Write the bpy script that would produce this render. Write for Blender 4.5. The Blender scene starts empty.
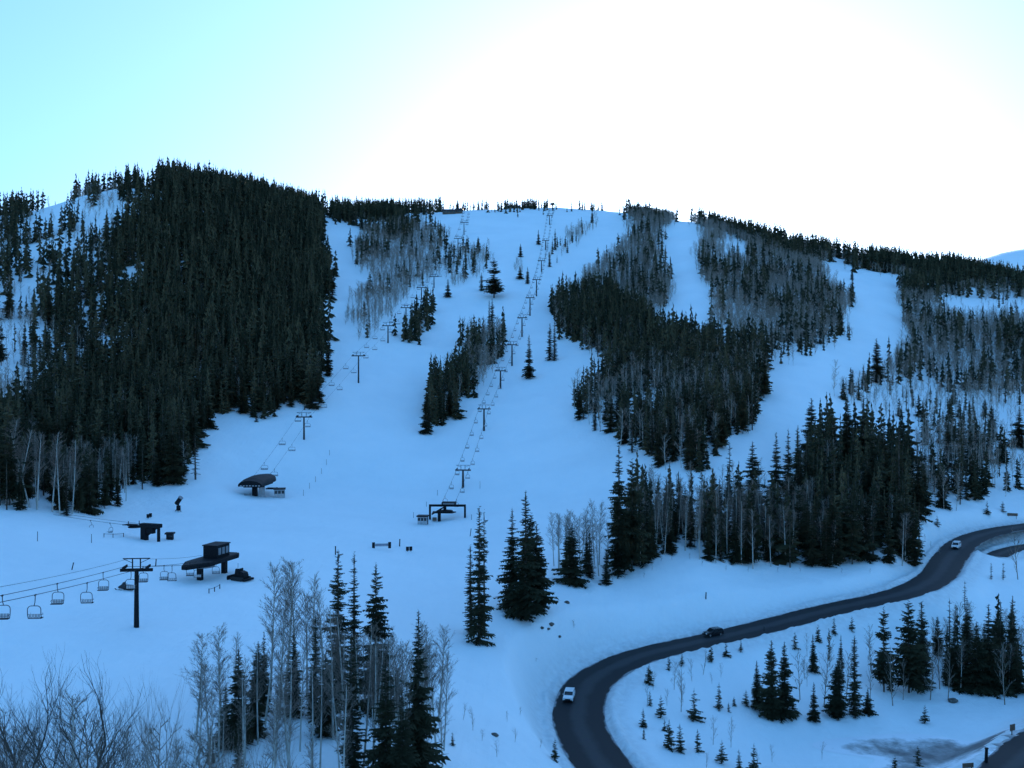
import bpy, math, random
import numpy as np
SC = bpy.context.scene
COL = SC.collection
RNG = np.random.default_rng(11)
random.seed(5)
F = 1000.0; CX = 512.0; CY = 384.0      # focal length in px of a 1024 px wide frame, camera at the origin looking along +Y
R = math.radians

# ------------------------------------------------------------------ helpers
def tag(o, label=None, cat=None, group=None, kind=None):
    if label: o['label'] = label
    if cat: o['category'] = cat
    if group: o['group'] = group
    if kind: o['kind'] = kind
    return o

def empty(name, loc=(0, 0, 0), rz=0.0):
    o = bpy.data.objects.new(name, None); COL.objects.link(o)
    o.location = loc; o.rotation_euler = (0, 0, rz); o.empty_display_size = 0.5
    return o

def mesh_np(name, V, Fc, mat, smooth=False):
    """V (n,3) float, Fc (m,k) int with fixed k."""
    V = np.asarray(V, np.float32); Fc = np.asarray(Fc, np.int32)
    me = bpy.data.meshes.new(name)
    m, k = Fc.shape
    me.vertices.add(len(V)); me.vertices.foreach_set('co', V.ravel())
    me.loops.add(m * k); me.loops.foreach_set('vertex_index', Fc.ravel())
    me.polygons.add(m)
    me.polygons.foreach_set('loop_start', np.arange(0, m * k, k, dtype=np.int32))
    me.polygons.foreach_set('loop_total', np.full(m, k, np.int32))
    if smooth: me.polygons.foreach_set('use_smooth', np.ones(m, bool))
    me.update(calc_edges=True)
    if mat: me.materials.append(mat)
    return me

def link(name, me, parent=None, loc=(0, 0, 0), rz=0.0):
    o = bpy.data.objects.new(name, me); COL.objects.link(o)
    o.location = loc; o.rotation_euler = (0, 0, rz)
    if parent: o.parent = parent
    return o

class MB:
    def __init__(s): s.v = []; s.f = []
    def add(s, v, f):
        b = len(s.v); s.v += [tuple(p) for p in v]; s.f += [tuple(i + b for i in q) for q in f]; return s
    def box(s, c, d, rz=0.0, taper=1.0, ry=0.0):
        x, y, z = (q / 2 for q in d); pts = []
        for sz in (-1, 1):
            t = taper if sz > 0 else 1.0
            for sx, sy in ((-1, -1), (1, -1), (1, 1), (-1, 1)):
                px, py, pz = sx * x * t, sy * y * t, sz * z
                if ry: px, pz = px * math.cos(ry) + pz * math.sin(ry), -px * math.sin(ry) + pz * math.cos(ry)
                if rz: px, py = px * math.cos(rz) - py * math.sin(rz), px * math.sin(rz) + py * math.cos(rz)
                pts.append((c[0] + px, c[1] + py, c[2] + pz))
        return s.add(pts, [(3, 2, 1, 0), (4, 5, 6, 7), (0, 1, 5, 4), (1, 2, 6, 5), (2, 3, 7, 6), (3, 0, 4, 7)])
    def tube(s, pts, r, n=6, r1=None, cap=True):
        pts = [np.array(p, float) for p in pts]; m = len(pts); rings = []
        for i, p in enumerate(pts):
            t = pts[min(i + 1, m - 1)] - pts[max(i - 1, 0)]; t /= (np.linalg.norm(t) + 1e-9)
            a = np.cross(t, (0, 0, 1)); 
            if np.linalg.norm(a) < 1e-3: a = np.cross(t, (0, 1, 0))
            a /= np.linalg.norm(a); b = np.cross(t, a)
            rr = r if r1 is None else r + (r1 - r) * i / (m - 1)
            rings.append([p + rr * (a * math.cos(2 * math.pi * k / n) + b * math.sin(2 * math.pi * k / n)) for k in range(n)])
        v = [q for g in rings for q in g]; f = []
        for i in range(m - 1):
            for k in range(n):
                k2 = (k + 1) % n
                f.append((i * n + k, i * n + k2, (i + 1) * n + k2, (i + 1) * n + k))
        if cap: f.append(tuple(range(n - 1, -1, -1))); f.append(tuple((m - 1) * n + k for k in range(n)))
        return s.add(v, f)
    def prism(s, prof, x0, x1, inset=None):
        """profile of (y,z) points swept along x from x0 to x1"""
        n = len(prof)
        v = [(x0, a, b) for a, b in prof] + [(x1, a, b) for a, b in prof]
        f = [tuple(range(n - 1, -1, -1)), tuple(range(n, 2 * n))]
        f += [(i, (i + 1) % n, n + (i + 1) % n, n + i) for i in range(n)]
        return s.add(v, f)
    def slab(s, poly, z0, z1):
        n = len(poly)
        v = [(a, b, z0) for a, b in poly] + [(a, b, z1) for a, b in poly]
        f = [tuple(range(n - 1, -1, -1)), tuple(range(n, 2 * n))]
        f += [(i, (i + 1) % n, n + (i + 1) % n, n + i) for i in range(n)]
        return s.add(v, f)
    def mesh(s, name, mat, bevel=0.0):
        me = bpy.data.meshes.new(name); me.from_pydata(s.v, [], s.f)
        import bmesh
        bm = bmesh.new(); bm.from_mesh(me); bmesh.ops.recalc_face_normals(bm, faces=bm.faces)
        if bevel:
            bmesh.ops.bevel(bm, geom=[e for e in bm.edges if len(e.link_faces) == 2 and e.calc_face_angle(0) > 0.5], offset=bevel, segments=2, affect='EDGES', profile=0.5)
        bm.to_mesh(me); bm.free(); me.update()
        me.materials.append(mat); return me
    def build(s, name, mat, parent=None, bevel=0.0, loc=(0, 0, 0), rz=0.0):
        return link(name, s.mesh(name, mat, bevel), parent, loc, rz)

def copy_tree(o, kids, parent=None):
    c = o.copy(); COL.objects.link(c)
    if parent: c.parent = parent
    for ch in kids.get(o.name, ()): copy_tree(ch, kids, c)
    return c
def kid_map(o):
    m = {}
    def rec(q):
        m[q.name] = list(q.children)
        for c in q.children: rec(c)
    rec(o); return m

# ------------------------------------------------------------------ materials
def mat_new(name):
    m = bpy.data.materials.new(name); m.use_nodes = True
    nt = m.node_tree; b = nt.nodes['Principled BSDF']
    return m, nt, b
def N(nt, t, **kw):
    n = nt.nodes.new(t)
    for k, v in kw.items(): setattr(n, k, v)
    return n
def noise_mat(name, c0, c1, scale, rough=0.7, detail=4.0, lo=0.35, hi=0.65, bump=0.0, bscale=None, metal=0.0, spec=0.5, bdist=0.05):
    m, nt, b = mat_new(name)
    tc = N(nt, 'ShaderNodeTexCoord'); no = N(nt, 'ShaderNodeTexNoise')
    no.inputs['Scale'].default_value = scale; no.inputs['Detail'].default_value = detail
    nt.links.new(tc.outputs['Object'], no.inputs['Vector'])
    cr = N(nt, 'ShaderNodeValToRGB')
    cr.color_ramp.elements[0].position = lo; cr.color_ramp.elements[0].color = (*c0, 1)
    cr.color_ramp.elements[1].position = hi; cr.color_ramp.elements[1].color = (*c1, 1)
    nt.links.new(no.outputs['Fac'], cr.inputs['Fac']); nt.links.new(cr.outputs['Color'], b.inputs['Base Color'])
    b.inputs['Roughness'].default_value = rough; b.inputs['Metallic'].default_value = metal
    b.inputs['Specular IOR Level'].default_value = spec
    if bump:
        n2 = N(nt, 'ShaderNodeTexNoise'); n2.inputs['Scale'].default_value = bscale or scale; n2.inputs['Detail'].default_value = 6
        nt.links.new(tc.outputs['Object'], n2.inputs['Vector'])
        bp = N(nt, 'ShaderNodeBump'); bp.inputs['Strength'].default_value = bump; bp.inputs['Distance'].default_value = bdist
        nt.links.new(n2.outputs['Fac'], bp.inputs['Height']); nt.links.new(bp.outputs['Normal'], b.inputs['Normal'])
    return m

def snow_mat():
    m, nt, b = mat_new('snow')
    tc = N(nt, 'ShaderNodeTexCoord')
    b.inputs['Roughness'].default_value = 0.75; b.inputs['Specular IOR Level'].default_value = 0.2
    n0 = N(nt, 'ShaderNodeTexNoise'); n0.inputs['Scale'].default_value = 0.035; n0.inputs['Detail'].default_value = 6; n0.inputs['Roughness'].default_value = 0.6
    nt.links.new(tc.outputs['Object'], n0.inputs['Vector'])
    cr = N(nt, 'ShaderNodeValToRGB')
    cr.color_ramp.elements[0].position = 0.3; cr.color_ramp.elements[0].color = (0.86, 0.90, 0.90, 1)
    cr.color_ramp.elements[1].position = 0.65; cr.color_ramp.elements[1].color = (0.92, 0.955, 0.95, 1)
    nt.links.new(n0.outputs['Fac'], cr.inputs['Fac']); nt.links.new(cr.outputs['Color'], b.inputs['Base Color'])
    at_ = N(nt, 'ShaderNodeAttribute', attribute_name='dirt'); nd = N(nt, 'ShaderNodeTexNoise'); nd.inputs['Scale'].default_value = 0.9; nd.inputs['Detail'].default_value = 7
    nt.links.new(tc.outputs['Object'], nd.inputs['Vector'])
    md = N(nt, 'ShaderNodeMath', operation='MULTIPLY'); nt.links.new(at_.outputs['Fac'], md.inputs[0]); nt.links.new(nd.outputs['Fac'], md.inputs[1])
    mx = N(nt, 'ShaderNodeMix', data_type='RGBA'); mx.inputs[7].default_value = (0.30, 0.29, 0.28, 1)
    nt.links.new(md.outputs[0], mx.inputs[0]); nt.links.new(cr.outputs['Color'], mx.inputs[6]); nt.links.new(mx.outputs[2], b.inputs['Base Color'])
    n1 = N(nt, 'ShaderNodeTexNoise'); n1.inputs['Scale'].default_value = 0.22; n1.inputs['Detail'].default_value = 8; n1.inputs['Roughness'].default_value = 0.62
    nt.links.new(tc.outputs['Object'], n1.inputs['Vector'])
    b1 = N(nt, 'ShaderNodeBump'); b1.inputs['Strength'].default_value = 0.8; b1.inputs['Distance'].default_value = 0.7
    nt.links.new(n1.outputs['Fac'], b1.inputs['Height'])
    mp = N(nt, 'ShaderNodeMapping'); mp.inputs['Scale'].default_value = (0.85, 0.045, 0.0); mp.inputs['Rotation'].default_value = (0, 0, R(4))   # old ski and groomer tracks down the runs
    nt.links.new(tc.outputs['Object'], mp.inputs['Vector'])
    n3 = N(nt, 'ShaderNodeTexNoise'); n3.inputs['Scale'].default_value = 1.0; n3.inputs['Detail'].default_value = 5; n3.inputs['Roughness'].default_value = 0.7; n3.inputs['Distortion'].default_value = 0.8
    nt.links.new(mp.outputs['Vector'], n3.inputs['Vector'])
    b3 = N(nt, 'ShaderNodeBump'); b3.inputs['Strength'].default_value = 0.55; b3.inputs['Distance'].default_value = 0.35
    nt.links.new(n3.outputs['Fac'], b3.inputs['Height']); nt.links.new(b1.outputs['Normal'], b3.inputs['Normal']); nt.links.new(b3.outputs['Normal'], b.inputs['Normal'])
    return m

def foliage_mat(name, c0, c1):
    m, nt, b = mat_new(name)
    ge = N(nt, 'ShaderNodeNewGeometry'); no = N(nt, 'ShaderNodeTexNoise')
    no.inputs['Scale'].default_value = 0.14; no.inputs['Detail'].default_value = 5
    nt.links.new(ge.outputs['Position'], no.inputs['Vector'])
    at_ = N(nt, 'ShaderNodeAttribute', attribute_name='tint'); ad = N(nt, 'ShaderNodeMath', operation='ADD')
    nt.links.new(no.outputs['Fac'], ad.inputs[0]); nt.links.new(at_.outputs['Fac'], ad.inputs[1])
    cr = N(nt, 'ShaderNodeValToRGB')
    cr.color_ramp.elements[0].position = 0.30; cr.color_ramp.elements[0].color = (*c0, 1)
    cr.color_ramp.elements[1].position = 0.95; cr.color_ramp.elements[1].color = (*c1, 1)
    nt.links.new(ad.outputs[0], cr.inputs['Fac']); nt.links.new(cr.outputs['Color'], b.inputs['Base Color'])
    b.inputs['Roughness'].default_value = 0.9; b.inputs['Specular IOR Level'].default_value = 0.1
    return m

M = {}
M['snow'] = snow_mat()
M['needles'] = foliage_mat('needles', (0.026, 0.030, 0.016), (0.10, 0.085, 0.045))
M['bark'] = noise_mat('bark', (0.06, 0.045, 0.035), (0.12, 0.10, 0.08), 3.0, 0.95)
M['aspen_bark'] = noise_mat('aspen_bark', (0.16, 0.15, 0.13), (0.60, 0.57, 0.50), 1.2, 0.9, lo=0.3, hi=0.55)
M['twig'] = noise_mat('twig', (0.19, 0.145, 0.115), (0.36, 0.295, 0.24), 2.0, 0.95)
M['dark_twig'] = noise_mat('dark_twig', (0.045, 0.035, 0.028), (0.11, 0.085, 0.065), 2.0, 0.95)
M['black_steel'] = noise_mat('black_steel', (0.006, 0.007, 0.009), (0.014, 0.015, 0.017), 3.0, 0.75, metal=0.0, spec=0.15)
M['grey_steel'] = noise_mat('grey_steel', (0.16, 0.17, 0.18), (0.26, 0.27, 0.28), 4.0, 0.5, metal=0.3)
M['dark_paint'] = noise_mat('dark_paint', (0.005, 0.006, 0.008), (0.012, 0.012, 0.014), 1.5, 0.6, spec=0.2)
M['panel'] = noise_mat('panel', (0.30, 0.31, 0.32), (0.42, 0.43, 0.44), 1.5, 0.5)
M['white_paint'] = noise_mat('white_paint', (0.74, 0.75, 0.75), (0.82, 0.82, 0.82), 1.0, 0.25)
M['car_black'] = noise_mat('car_black', (0.010, 0.010, 0.012), (0.02, 0.02, 0.022), 2.0, 0.25)
M['glass'] = noise_mat('glass', (0.012, 0.014, 0.016), (0.03, 0.034, 0.038), 2.0, 0.08, spec=0.7)
M['rubber'] = noise_mat('rubber', (0.015, 0.015, 0.015), (0.03, 0.03, 0.03), 6.0, 0.9)
M['rim'] = noise_mat('rim', (0.3, 0.3, 0.31), (0.45, 0.45, 0.46), 6.0, 0.35, metal=0.8)
M['lamp_glass'] = noise_mat('lamp_glass', (0.6, 0.6, 0.58), (0.75, 0.75, 0.72), 6.0, 0.15)
M['tail_red'] = noise_mat('tail_red', (0.25, 0.012, 0.01), (0.35, 0.02, 0.015), 6.0, 0.2)
M['red_paint'] = noise_mat('red_paint', (0.22, 0.03, 0.025), (0.30, 0.05, 0.04), 2.0, 0.4)
M['brown_sign'] = noise_mat('brown_sign', (0.10, 0.06, 0.04), (0.15, 0.09, 0.06), 2.0, 0.6)
M['banner'] = noise_mat('banner', (0.05, 0.09, 0.2), (0.09, 0.14, 0.28), 2.0, 0.6)
M['wood_wall'] = noise_mat('wood_wall', (0.08, 0.055, 0.04), (0.14, 0.10, 0.07), 1.0, 0.8)
M['rock'] = noise_mat('rock', (0.07, 0.06, 0.055), (0.16, 0.14, 0.12), 1.5, 0.95, bump=0.4)
def ice_mat():
    m, nt, b = mat_new('ice'); tc = N(nt, 'ShaderNodeTexCoord')
    n1 = N(nt, 'ShaderNodeTexNoise'); n1.inputs['Scale'].default_value = 0.17; n1.inputs['Detail'].default_value = 9; n1.inputs['Roughness'].default_value = 0.65
    nt.links.new(tc.outputs['Object'], n1.inputs['Vector'])
    at_ = N(nt, 'ShaderNodeAttribute', attribute_name='shore'); mu = N(nt, 'ShaderNodeMath', operation='MULTIPLY_ADD'); mu.inputs[1].default_value = 0.42
    nt.links.new(at_.outputs['Fac'], mu.inputs[0]); nt.links.new(n1.outputs['Fac'], mu.inputs[2])
    cr = N(nt, 'ShaderNodeValToRGB'); e = cr.color_ramp.elements
    e[0].position = 0.40; e[0].color = (0.10, 0.11, 0.115, 1); e[1].position = 0.78; e[1].color = (0.90, 0.915, 0.93, 1); q = e.new(0.56); q.color = (0.26, 0.28, 0.28, 1)
    nt.links.new(mu.outputs[0], cr.inputs['Fac']); nt.links.new(cr.outputs['Color'], b.inputs['Base Color']); b.inputs['Roughness'].default_value = 0.55
    return m
M['ice'] = ice_mat()

# ------------------------------------------------------------------ terrain: columns of (depth, image row) for image columns
NEAR_L = [(0, 'z', -1.7), (30, 'z', -14), (60, 'z', -28), (85, 'z', -37)]
NEAR_R = [(0, 'z', -1.7), (30, 'z', -15), (60, 'z', -30), (100, 'z', -47), (135, 'z', -57.5)]
COLS = {
 -250: NEAR_L + [(105, 'z', -36), (160, 'z', -33), (230, 'z', -26), (320, 'z', -5), (450, 'z', 42), (600, 'z', 92), (700, 'z', 112), (900, 'z', 90), (1300, 'z', 40)],
 0: NEAR_L + [(101, 770), (150, 630), (250, 511), (300, 460), (400, 380), (500, 310), (620, 250), (720, 215), (850, 226), (1300, 'z', 60)],
 100: NEAR_L + [(101, 772), (150, 634), (282, 516), (320, 480), (400, 420), (500, 335), (600, 250), (690, 198), (725, 193), (850, 206), (1300, 'z', 60)],
 150: NEAR_L + [(103, 770), (155, 630), (290, 522), (330, 485), (420, 400), (520, 310), (620, 230), (700, 187), (730, 183), (850, 197), (1300, 'z', 70)],
 200: NEAR_L + [(104, 771), (158, 632), (215, 570), (300, 517), (350, 470), (430, 400), (530, 320), (640, 245), (740, 190), (770, 187), (900, 200), (1300, 'z', 80)],
 260: NEAR_L + [(106, 771), (160, 633), (215, 572), (300, 516), (360, 492), (395, 440), (420, 417), (520, 340), (640, 272), (760, 214), (800, 200), (830, 198), (950, 208), (1300, 'z', 100)],
 330: NEAR_L + [(108, 771), (165, 631), (230, 565), (310, 515), (368, 490), (400, 448), (470, 390), (560, 340), (680, 285), (820, 238), (920, 214), (960, 211), (1100, 222), (1400, 'z', 120)],
 430: [(0, 'z', -1.7), (30, 'z', -14), (60, 'z', -29), (90, 'z', -40), (114, 768), (150, 692), (180, 640), (230, 581), (290, 540), (330, 521), (370, 490), (450, 425), (600, 335), (750, 275), (900, 236), (1020, 213), (1060, 211), (1200, 228), (1500, 'z', 120)],
 510: [(0, 'z', -1.7), (30, 'z', -15), (60, 'z', -29), (90, 'z', -42), (128, 768), (155, 708), (180, 651), (200, 616), (275, 550), (345, 500), (410, 440), (500, 386), (620, 325), (780, 266), (920, 231), (1030, 210), (1070, 208), (1200, 225), (1500, 'z', 120)],
 560: NEAR_R[:4] + [(128, 'z', -53), (143, 768), (165, 735), (187, 695), (197, 652), (213, 602), (250, 560), (328, 500), (400, 440), (500, 380), (640, 320), (820, 260), (960, 225), (1060, 207), (1100, 206), (1250, 225), (1500, 'z', 120)],
 640: NEAR_R + [(161, 768), (179, 720), (192, 686), (204, 664), (212, 652), (219, 622), (237, 580), (255, 555), (310, 500), (360, 440), (430, 400), (530, 350), (680, 300), (860, 250), (1000, 216), (1050, 212), (1200, 226), (1500, 'z', 110)],
 700: NEAR_R + [(163, 768), (182, 722), (203, 670), (214, 642), (221, 633), (227, 606), (243, 569), (280, 520), (310, 470), (400, 400), (540, 330), (700, 270), (850, 236), (930, 222), (970, 220), (1100, 233), (1500, 'z', 100)],
 760: NEAR_R + [(166, 768), (190, 710), (213, 655), (223, 632), (230, 622), (237, 600), (255, 571), (300, 510), (340, 455), (420, 395), (560, 330), (720, 275), (850, 243), (900, 239), (1050, 256), (1500, 'z', 80)],
 820: NEAR_R + [(168, 768), (196, 703), (218, 650), (232, 613), (240, 604), (248, 584), (266, 565), (310, 510), (370, 440), (450, 380), (580, 325), (720, 283), (860, 256), (900, 251), (1050, 266), (1500, 'z', 60)],
 880: NEAR_R + [(168, 768), (200, 702), (222, 650), (238, 608), (247, 594), (256, 574), (272, 556), (300, 525), (350, 480), (430, 415), (520, 365), (650, 315), (780, 280), (880, 264), (920, 262), (1050, 277), (1500, 'z', 50)],
 950: NEAR_R + [(168, 768), (202, 700), (230, 643), (252, 590), (285, 556), (300, 545), (320, 521), (345, 500), (400, 450), (480, 400), (600, 345), (720, 305), (820, 284), (900, 272), (940, 271), (1100, 284), (1500, 'z', 40)],
 1024: NEAR_R + [(161, 768), (205, 700), (240, 637), (275, 578), (306, 548), (330, 527), (352, 508), (400, 455), (480, 400), (600, 345), (700, 312), (820, 296), (900, 288), (940, 287), (1100, 300), (1500, 'z', 30)],
 1274: NEAR_R + [(161, 'z', -60), (205, 'z', -63), (250, 'z', -60), (306, 'z', -51), (340, 'z', -45), (400, 'z', -28), (480, 'z', -6), (600, 'z', 26), (820, 'z', 82), (940, 'z', 104), (1100, 'z', 96), (1500, 'z', 30)],
}
GV = np.linspace(math.log(4), math.log(7000), 1100); GD = np.exp(GV)
GP = np.arange(-250, 1275, 4.0)
def _build_grid():
    keys = sorted(COLS); tab = []
    for k in keys:
        dd, zz = [], []
        for e in COLS[k]:
            if len(e) == 3: dd.append(e[0]); zz.append(e[2])
            else: dd.append(e[0]); zz.append(e[0] * (CY - e[1]) / F)
        dd += [2600, 7000]; zz += [-20, -60]
        tab.append(np.interp(GD, dd, zz))
    tab = np.array(tab)                                            # (cols, d)
    G = np.array([np.interp(GP, keys, tab[:, j]) for j in range(len(GD))]).T    # (px, d)
    def blur(A, sig, axis):
        r = int(3 * sig) + 1; k = np.exp(-0.5 * (np.arange(-r, r + 1) / sig) ** 2); k /= k.sum()
        P = np.pad(A, [(r, r) if i == axis else (0, 0) for i in (0, 1)], mode='edge'); O = np.zeros_like(A)
        for i, w in enumerate(k):
            sl = [slice(None), slice(None)]; sl[axis] = slice(i, i + A.shape[axis]); O += w * P[tuple(sl)]
        return O
    return blur(blur(G, 3.0, 1), 4.5, 0)
GRID = _build_grid()
_LAT = np.random.default_rng(3).random((256, 256))
def vnoise(x, y, s, off=0):
    u = np.asarray(x, float) / s + 1000.37 + off * 17.3; v = np.asarray(y, float) / s + 1000.11 + off * 9.7
    i = np.floor(u).astype(int); j = np.floor(v).astype(int); a = u - i; b = v - j
    a = a * a * (3 - 2 * a); b = b * b * (3 - 2 * b)
    L = lambda p, q: _LAT[(i + p) & 255, (j + q) & 255]
    return (L(0, 0) * (1 - a) + L(1, 0) * a) * (1 - b) + (L(0, 1) * (1 - a) + L(1, 1) * a) * b - 0.5
def sstep(a, b, x):
    t = np.clip((x - a) / (b - a), 0, 1); return t * t * (3 - 2 * t)

def catmull(P, n):
    P = np.array(P, float); P = np.vstack([2 * P[0] - P[1], P, 2 * P[-1] - P[-2]]); out = []
    for i in range(1, len(P) - 2):
        for t in np.linspace(0, 1, n, endpoint=False):
            p0, p1, p2, p3 = P[i - 1:i + 3]
            out.append(0.5 * ((2 * p1) + (-p0 + p2) * t + (2 * p0 - 5 * p1 + 4 * p2 - p3) * t * t + (-p0 + 3 * p1 - 3 * p2 + p3) * t ** 3))
    out.append(P[-2]); return np.array(out)
def road_pts(L):
    """(image column, image row, height) of the centre line -> world points"""
    return [((px - CX) * (-z * F / (py - CY)) / F, -z * F / (py - CY), z) for px, py, z in L]
ROADS = []
MAIN = road_pts([(690, 850, -62), (645, 805, -61.2), (606, 768, -60.6), (587, 741, -60.0), (578.5, 714, -59.3), (589, 684, -58.4), (622, 663, -57.4), (665, 649.5, -56.6), (739, 633, -55.3), (827, 610.5, -53.4),
                  (903, 593, -51.7), (936, 577, -50.7), (949, 559, -49.8), (964, 543, -48.6), (987, 533.5, -47.8), (1024, 526.5, -47), (1090, 520, -46), (1170, 515, -45)])
ROADS.append((catmull(MAIN, 24), 4.4))
ROADS.append((catmull(road_pts([(996, 556, -51.6), (1006, 551.5, -51.3), (1024, 547, -51), (1060, 542, -50.6), (1110, 538, -50)]), 14), 3.0))
ROADS.append((catmull(road_pts([(985, 800, -61), (1012, 768, -61), (1042, 741, -61), (1090, 714, -60.6), (1160, 690, -60)]), 14), 4.0))
POND = (76.0, 174.0, 23.0, 11.0, -64.6)
def H0(x, y):
    x = np.asarray(x, float); y = np.asarray(y, float)
    a = np.arctan2(x, y); ac = np.clip(a, -R(37), R(37)); r = np.hypot(x, y)
    d = np.where(np.abs(a) > R(37), r * math.cos(R(37)), y); d = np.clip(d, 4.01, 6900)
    px = np.clip(CX + F * np.tan(ac), -249, 1269)
    fi = (px - GP[0]) / 4.0; fj = (np.log(d) - GV[0]) / (GV[1] - GV[0])
    i = np.clip(fi.astype(int), 0, len(GP) - 2); j = np.clip(fj.astype(int), 0, len(GV) - 2); s = fi - i; t = fj - j
    z = (GRID[i, j] * (1 - s) + GRID[i + 1, j] * s) * (1 - t) + (GRID[i, j + 1] * (1 - s) + GRID[i + 1, j + 1] * s) * t
    fade = sstep(60, 260, d)
    hill = sstep(-35, 0, z)
    z = z + (vnoise(x, y, 55) * 3.2 + vnoise(x, y, 21, 1) * 2.0 + vnoise(x, y, 9, 7) * 0.7) * hill * fade * (1 - 0.4 * sstep(900, 1000, d))
    z = z + vnoise(x, y, 16, 5) * 0.7 * (1 - hill * 0.5) + vnoise(x, y, 6.5, 2) * 0.34 + vnoise(x, y, 2.6, 3) * 0.14
    z = z + 372 * np.exp(-((x - 1370) / 520) ** 2 - ((y - 2600) / 380) ** 2)
    return z
def H(x, y):
    x = np.atleast_1d(np.asarray(x, float)); y = np.atleast_1d(np.asarray(y, float)); z = H0(x, y)
    e = np.hypot((x - POND[0]) / POND[2], (y - POND[1]) / POND[3])
    z = z * sstep(0.95, 1.7, e) + (POND[4] + 0.12 * vnoise(x, y, 5, 8)) * (1 - sstep(0.95, 1.7, e))
    for C, hw in ROADS:
        lo = C.min(0) - 22; hi = C.max(0) + 22
        m = (x > lo[0]) & (x < hi[0]) & (y > lo[1]) & (y < hi[1])
        if not m.any(): continue
        idx = np.nonzero(m)[0]
        for c in np.array_split(idx, max(1, len(idx) // 20000)):
            q = (x[c, None] - C[None, :, 0]) ** 2 + (y[c, None] - C[None, :, 1]) ** 2
            k = q.argmin(1); s = np.sqrt(q[np.arange(len(c)), k])
            w = sstep(hw + 0.8, hw + 9, s); rz = C[k, 2]
            n1 = vnoise(x[c], y[c], 1.7, 4); n2 = vnoise(x[c], y[c], 7.0, 6)
            zz = (rz - 0.12) * (1 - w) + z[c] * w
            berm = (0.75 + n1 * 0.75 + n2 * 0.4) * np.exp(-((s - hw - 1.6 - n2 * 0.6) / 0.8) ** 2) * sstep(hw - 0.5, hw + 0.5, s)
            z[c] = np.where(s < hw + 15, zz + berm * (0.35 if hw == 4.0 else 1.0), z[c])
    return z
def Hs(x, y): return float(H(x, y)[0])

_DS = np.exp(np.linspace(math.log(95), math.log(1350), 1500))
def hit(px, py):
    """where the sight line of an image point first meets the ground"""
    xs = (px - CX) * _DS / F; zs = H(xs, _DS); rz = _DS * (CY - py) / F
    k = np.nonzero(zs >= rz)[0]
    if len(k) == 0: k = [np.argmin(rz - zs)]
    d = _DS[k[0]]
    return ((px - CX) * d / F, d, float(zs[k[0]]))
def at(px, d):
    x = (px - CX) * d / F; return (x, d, Hs(x, d))

# ground sheet: polar grid round the camera
def build_ground():
    a_f = np.arange(-31, 31.01, 0.085); a_l = np.arange(-180, -31, 1.5); a_r = np.arange(32.5, 180.1, 1.5)
    ang = np.radians(np.concatenate([a_l, a_f, a_r]))
    rr = np.concatenate([np.exp(np.arange(math.log(2.5), math.log(95), 0.05)), np.exp(np.arange(math.log(95), math.log(400), 0.0048)),
                         np.exp(np.arange(math.log(400), math.log(1300), 0.009)), np.exp(np.arange(math.log(1300), math.log(4200), 0.03))])
    A, D = np.meshgrid(ang, rr)
    D = np.where(np.abs(A) < R(31.2), D / np.cos(np.clip(A, -R(31.2), R(31.2))), D / math.cos(R(31.2)))
    X = (D * np.sin(A)).ravel(); Y = (D * np.cos(A)).ravel(); Z = H(X, Y)
    n = len(ang); m = len(rr)
    i = (np.arange(m - 1)[:, None] * n + np.arange(n - 1)[None, :]).ravel()
    Q = np.stack([i, i + 1, i + n + 1, i + n], 1)
    V = np.stack([X, Y, Z], 1)
    me = mesh_np('ground', V, Q[:, ::-1], M['snow'], smooth=True)
    D_ = np.zeros(len(X), np.float32)                                 # ploughed grit beside the roads
    for C, hw in ROADS:
        lo = C.min(0) - 12; hi = C.max(0) + 12; idx = np.nonzero((X > lo[0]) & (X < hi[0]) & (Y > lo[1]) & (Y < hi[1]))[0]
        for c in np.array_split(idx, max(1, len(idx) // 20000)):
            q = np.sqrt(((X[c, None] - C[None, :, 0]) ** 2 + (Y[c, None] - C[None, :, 1]) ** 2).min(1))
            D_[c] = np.maximum(D_[c], 1.3 * np.exp(-np.maximum(q - hw, 0) / 1.1) + 0.35 * np.exp(-((q - hw - 3) / 2.0) ** 2))
    at_ = me.attributes.new('dirt', 'FLOAT', 'POINT'); at_.data.foreach_set('value', D_)
    o = link('ground', me); tag(o, 'shaded blue snow covering the valley floor and ski slopes', 'ground', kind='structure')
build_ground()

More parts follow.
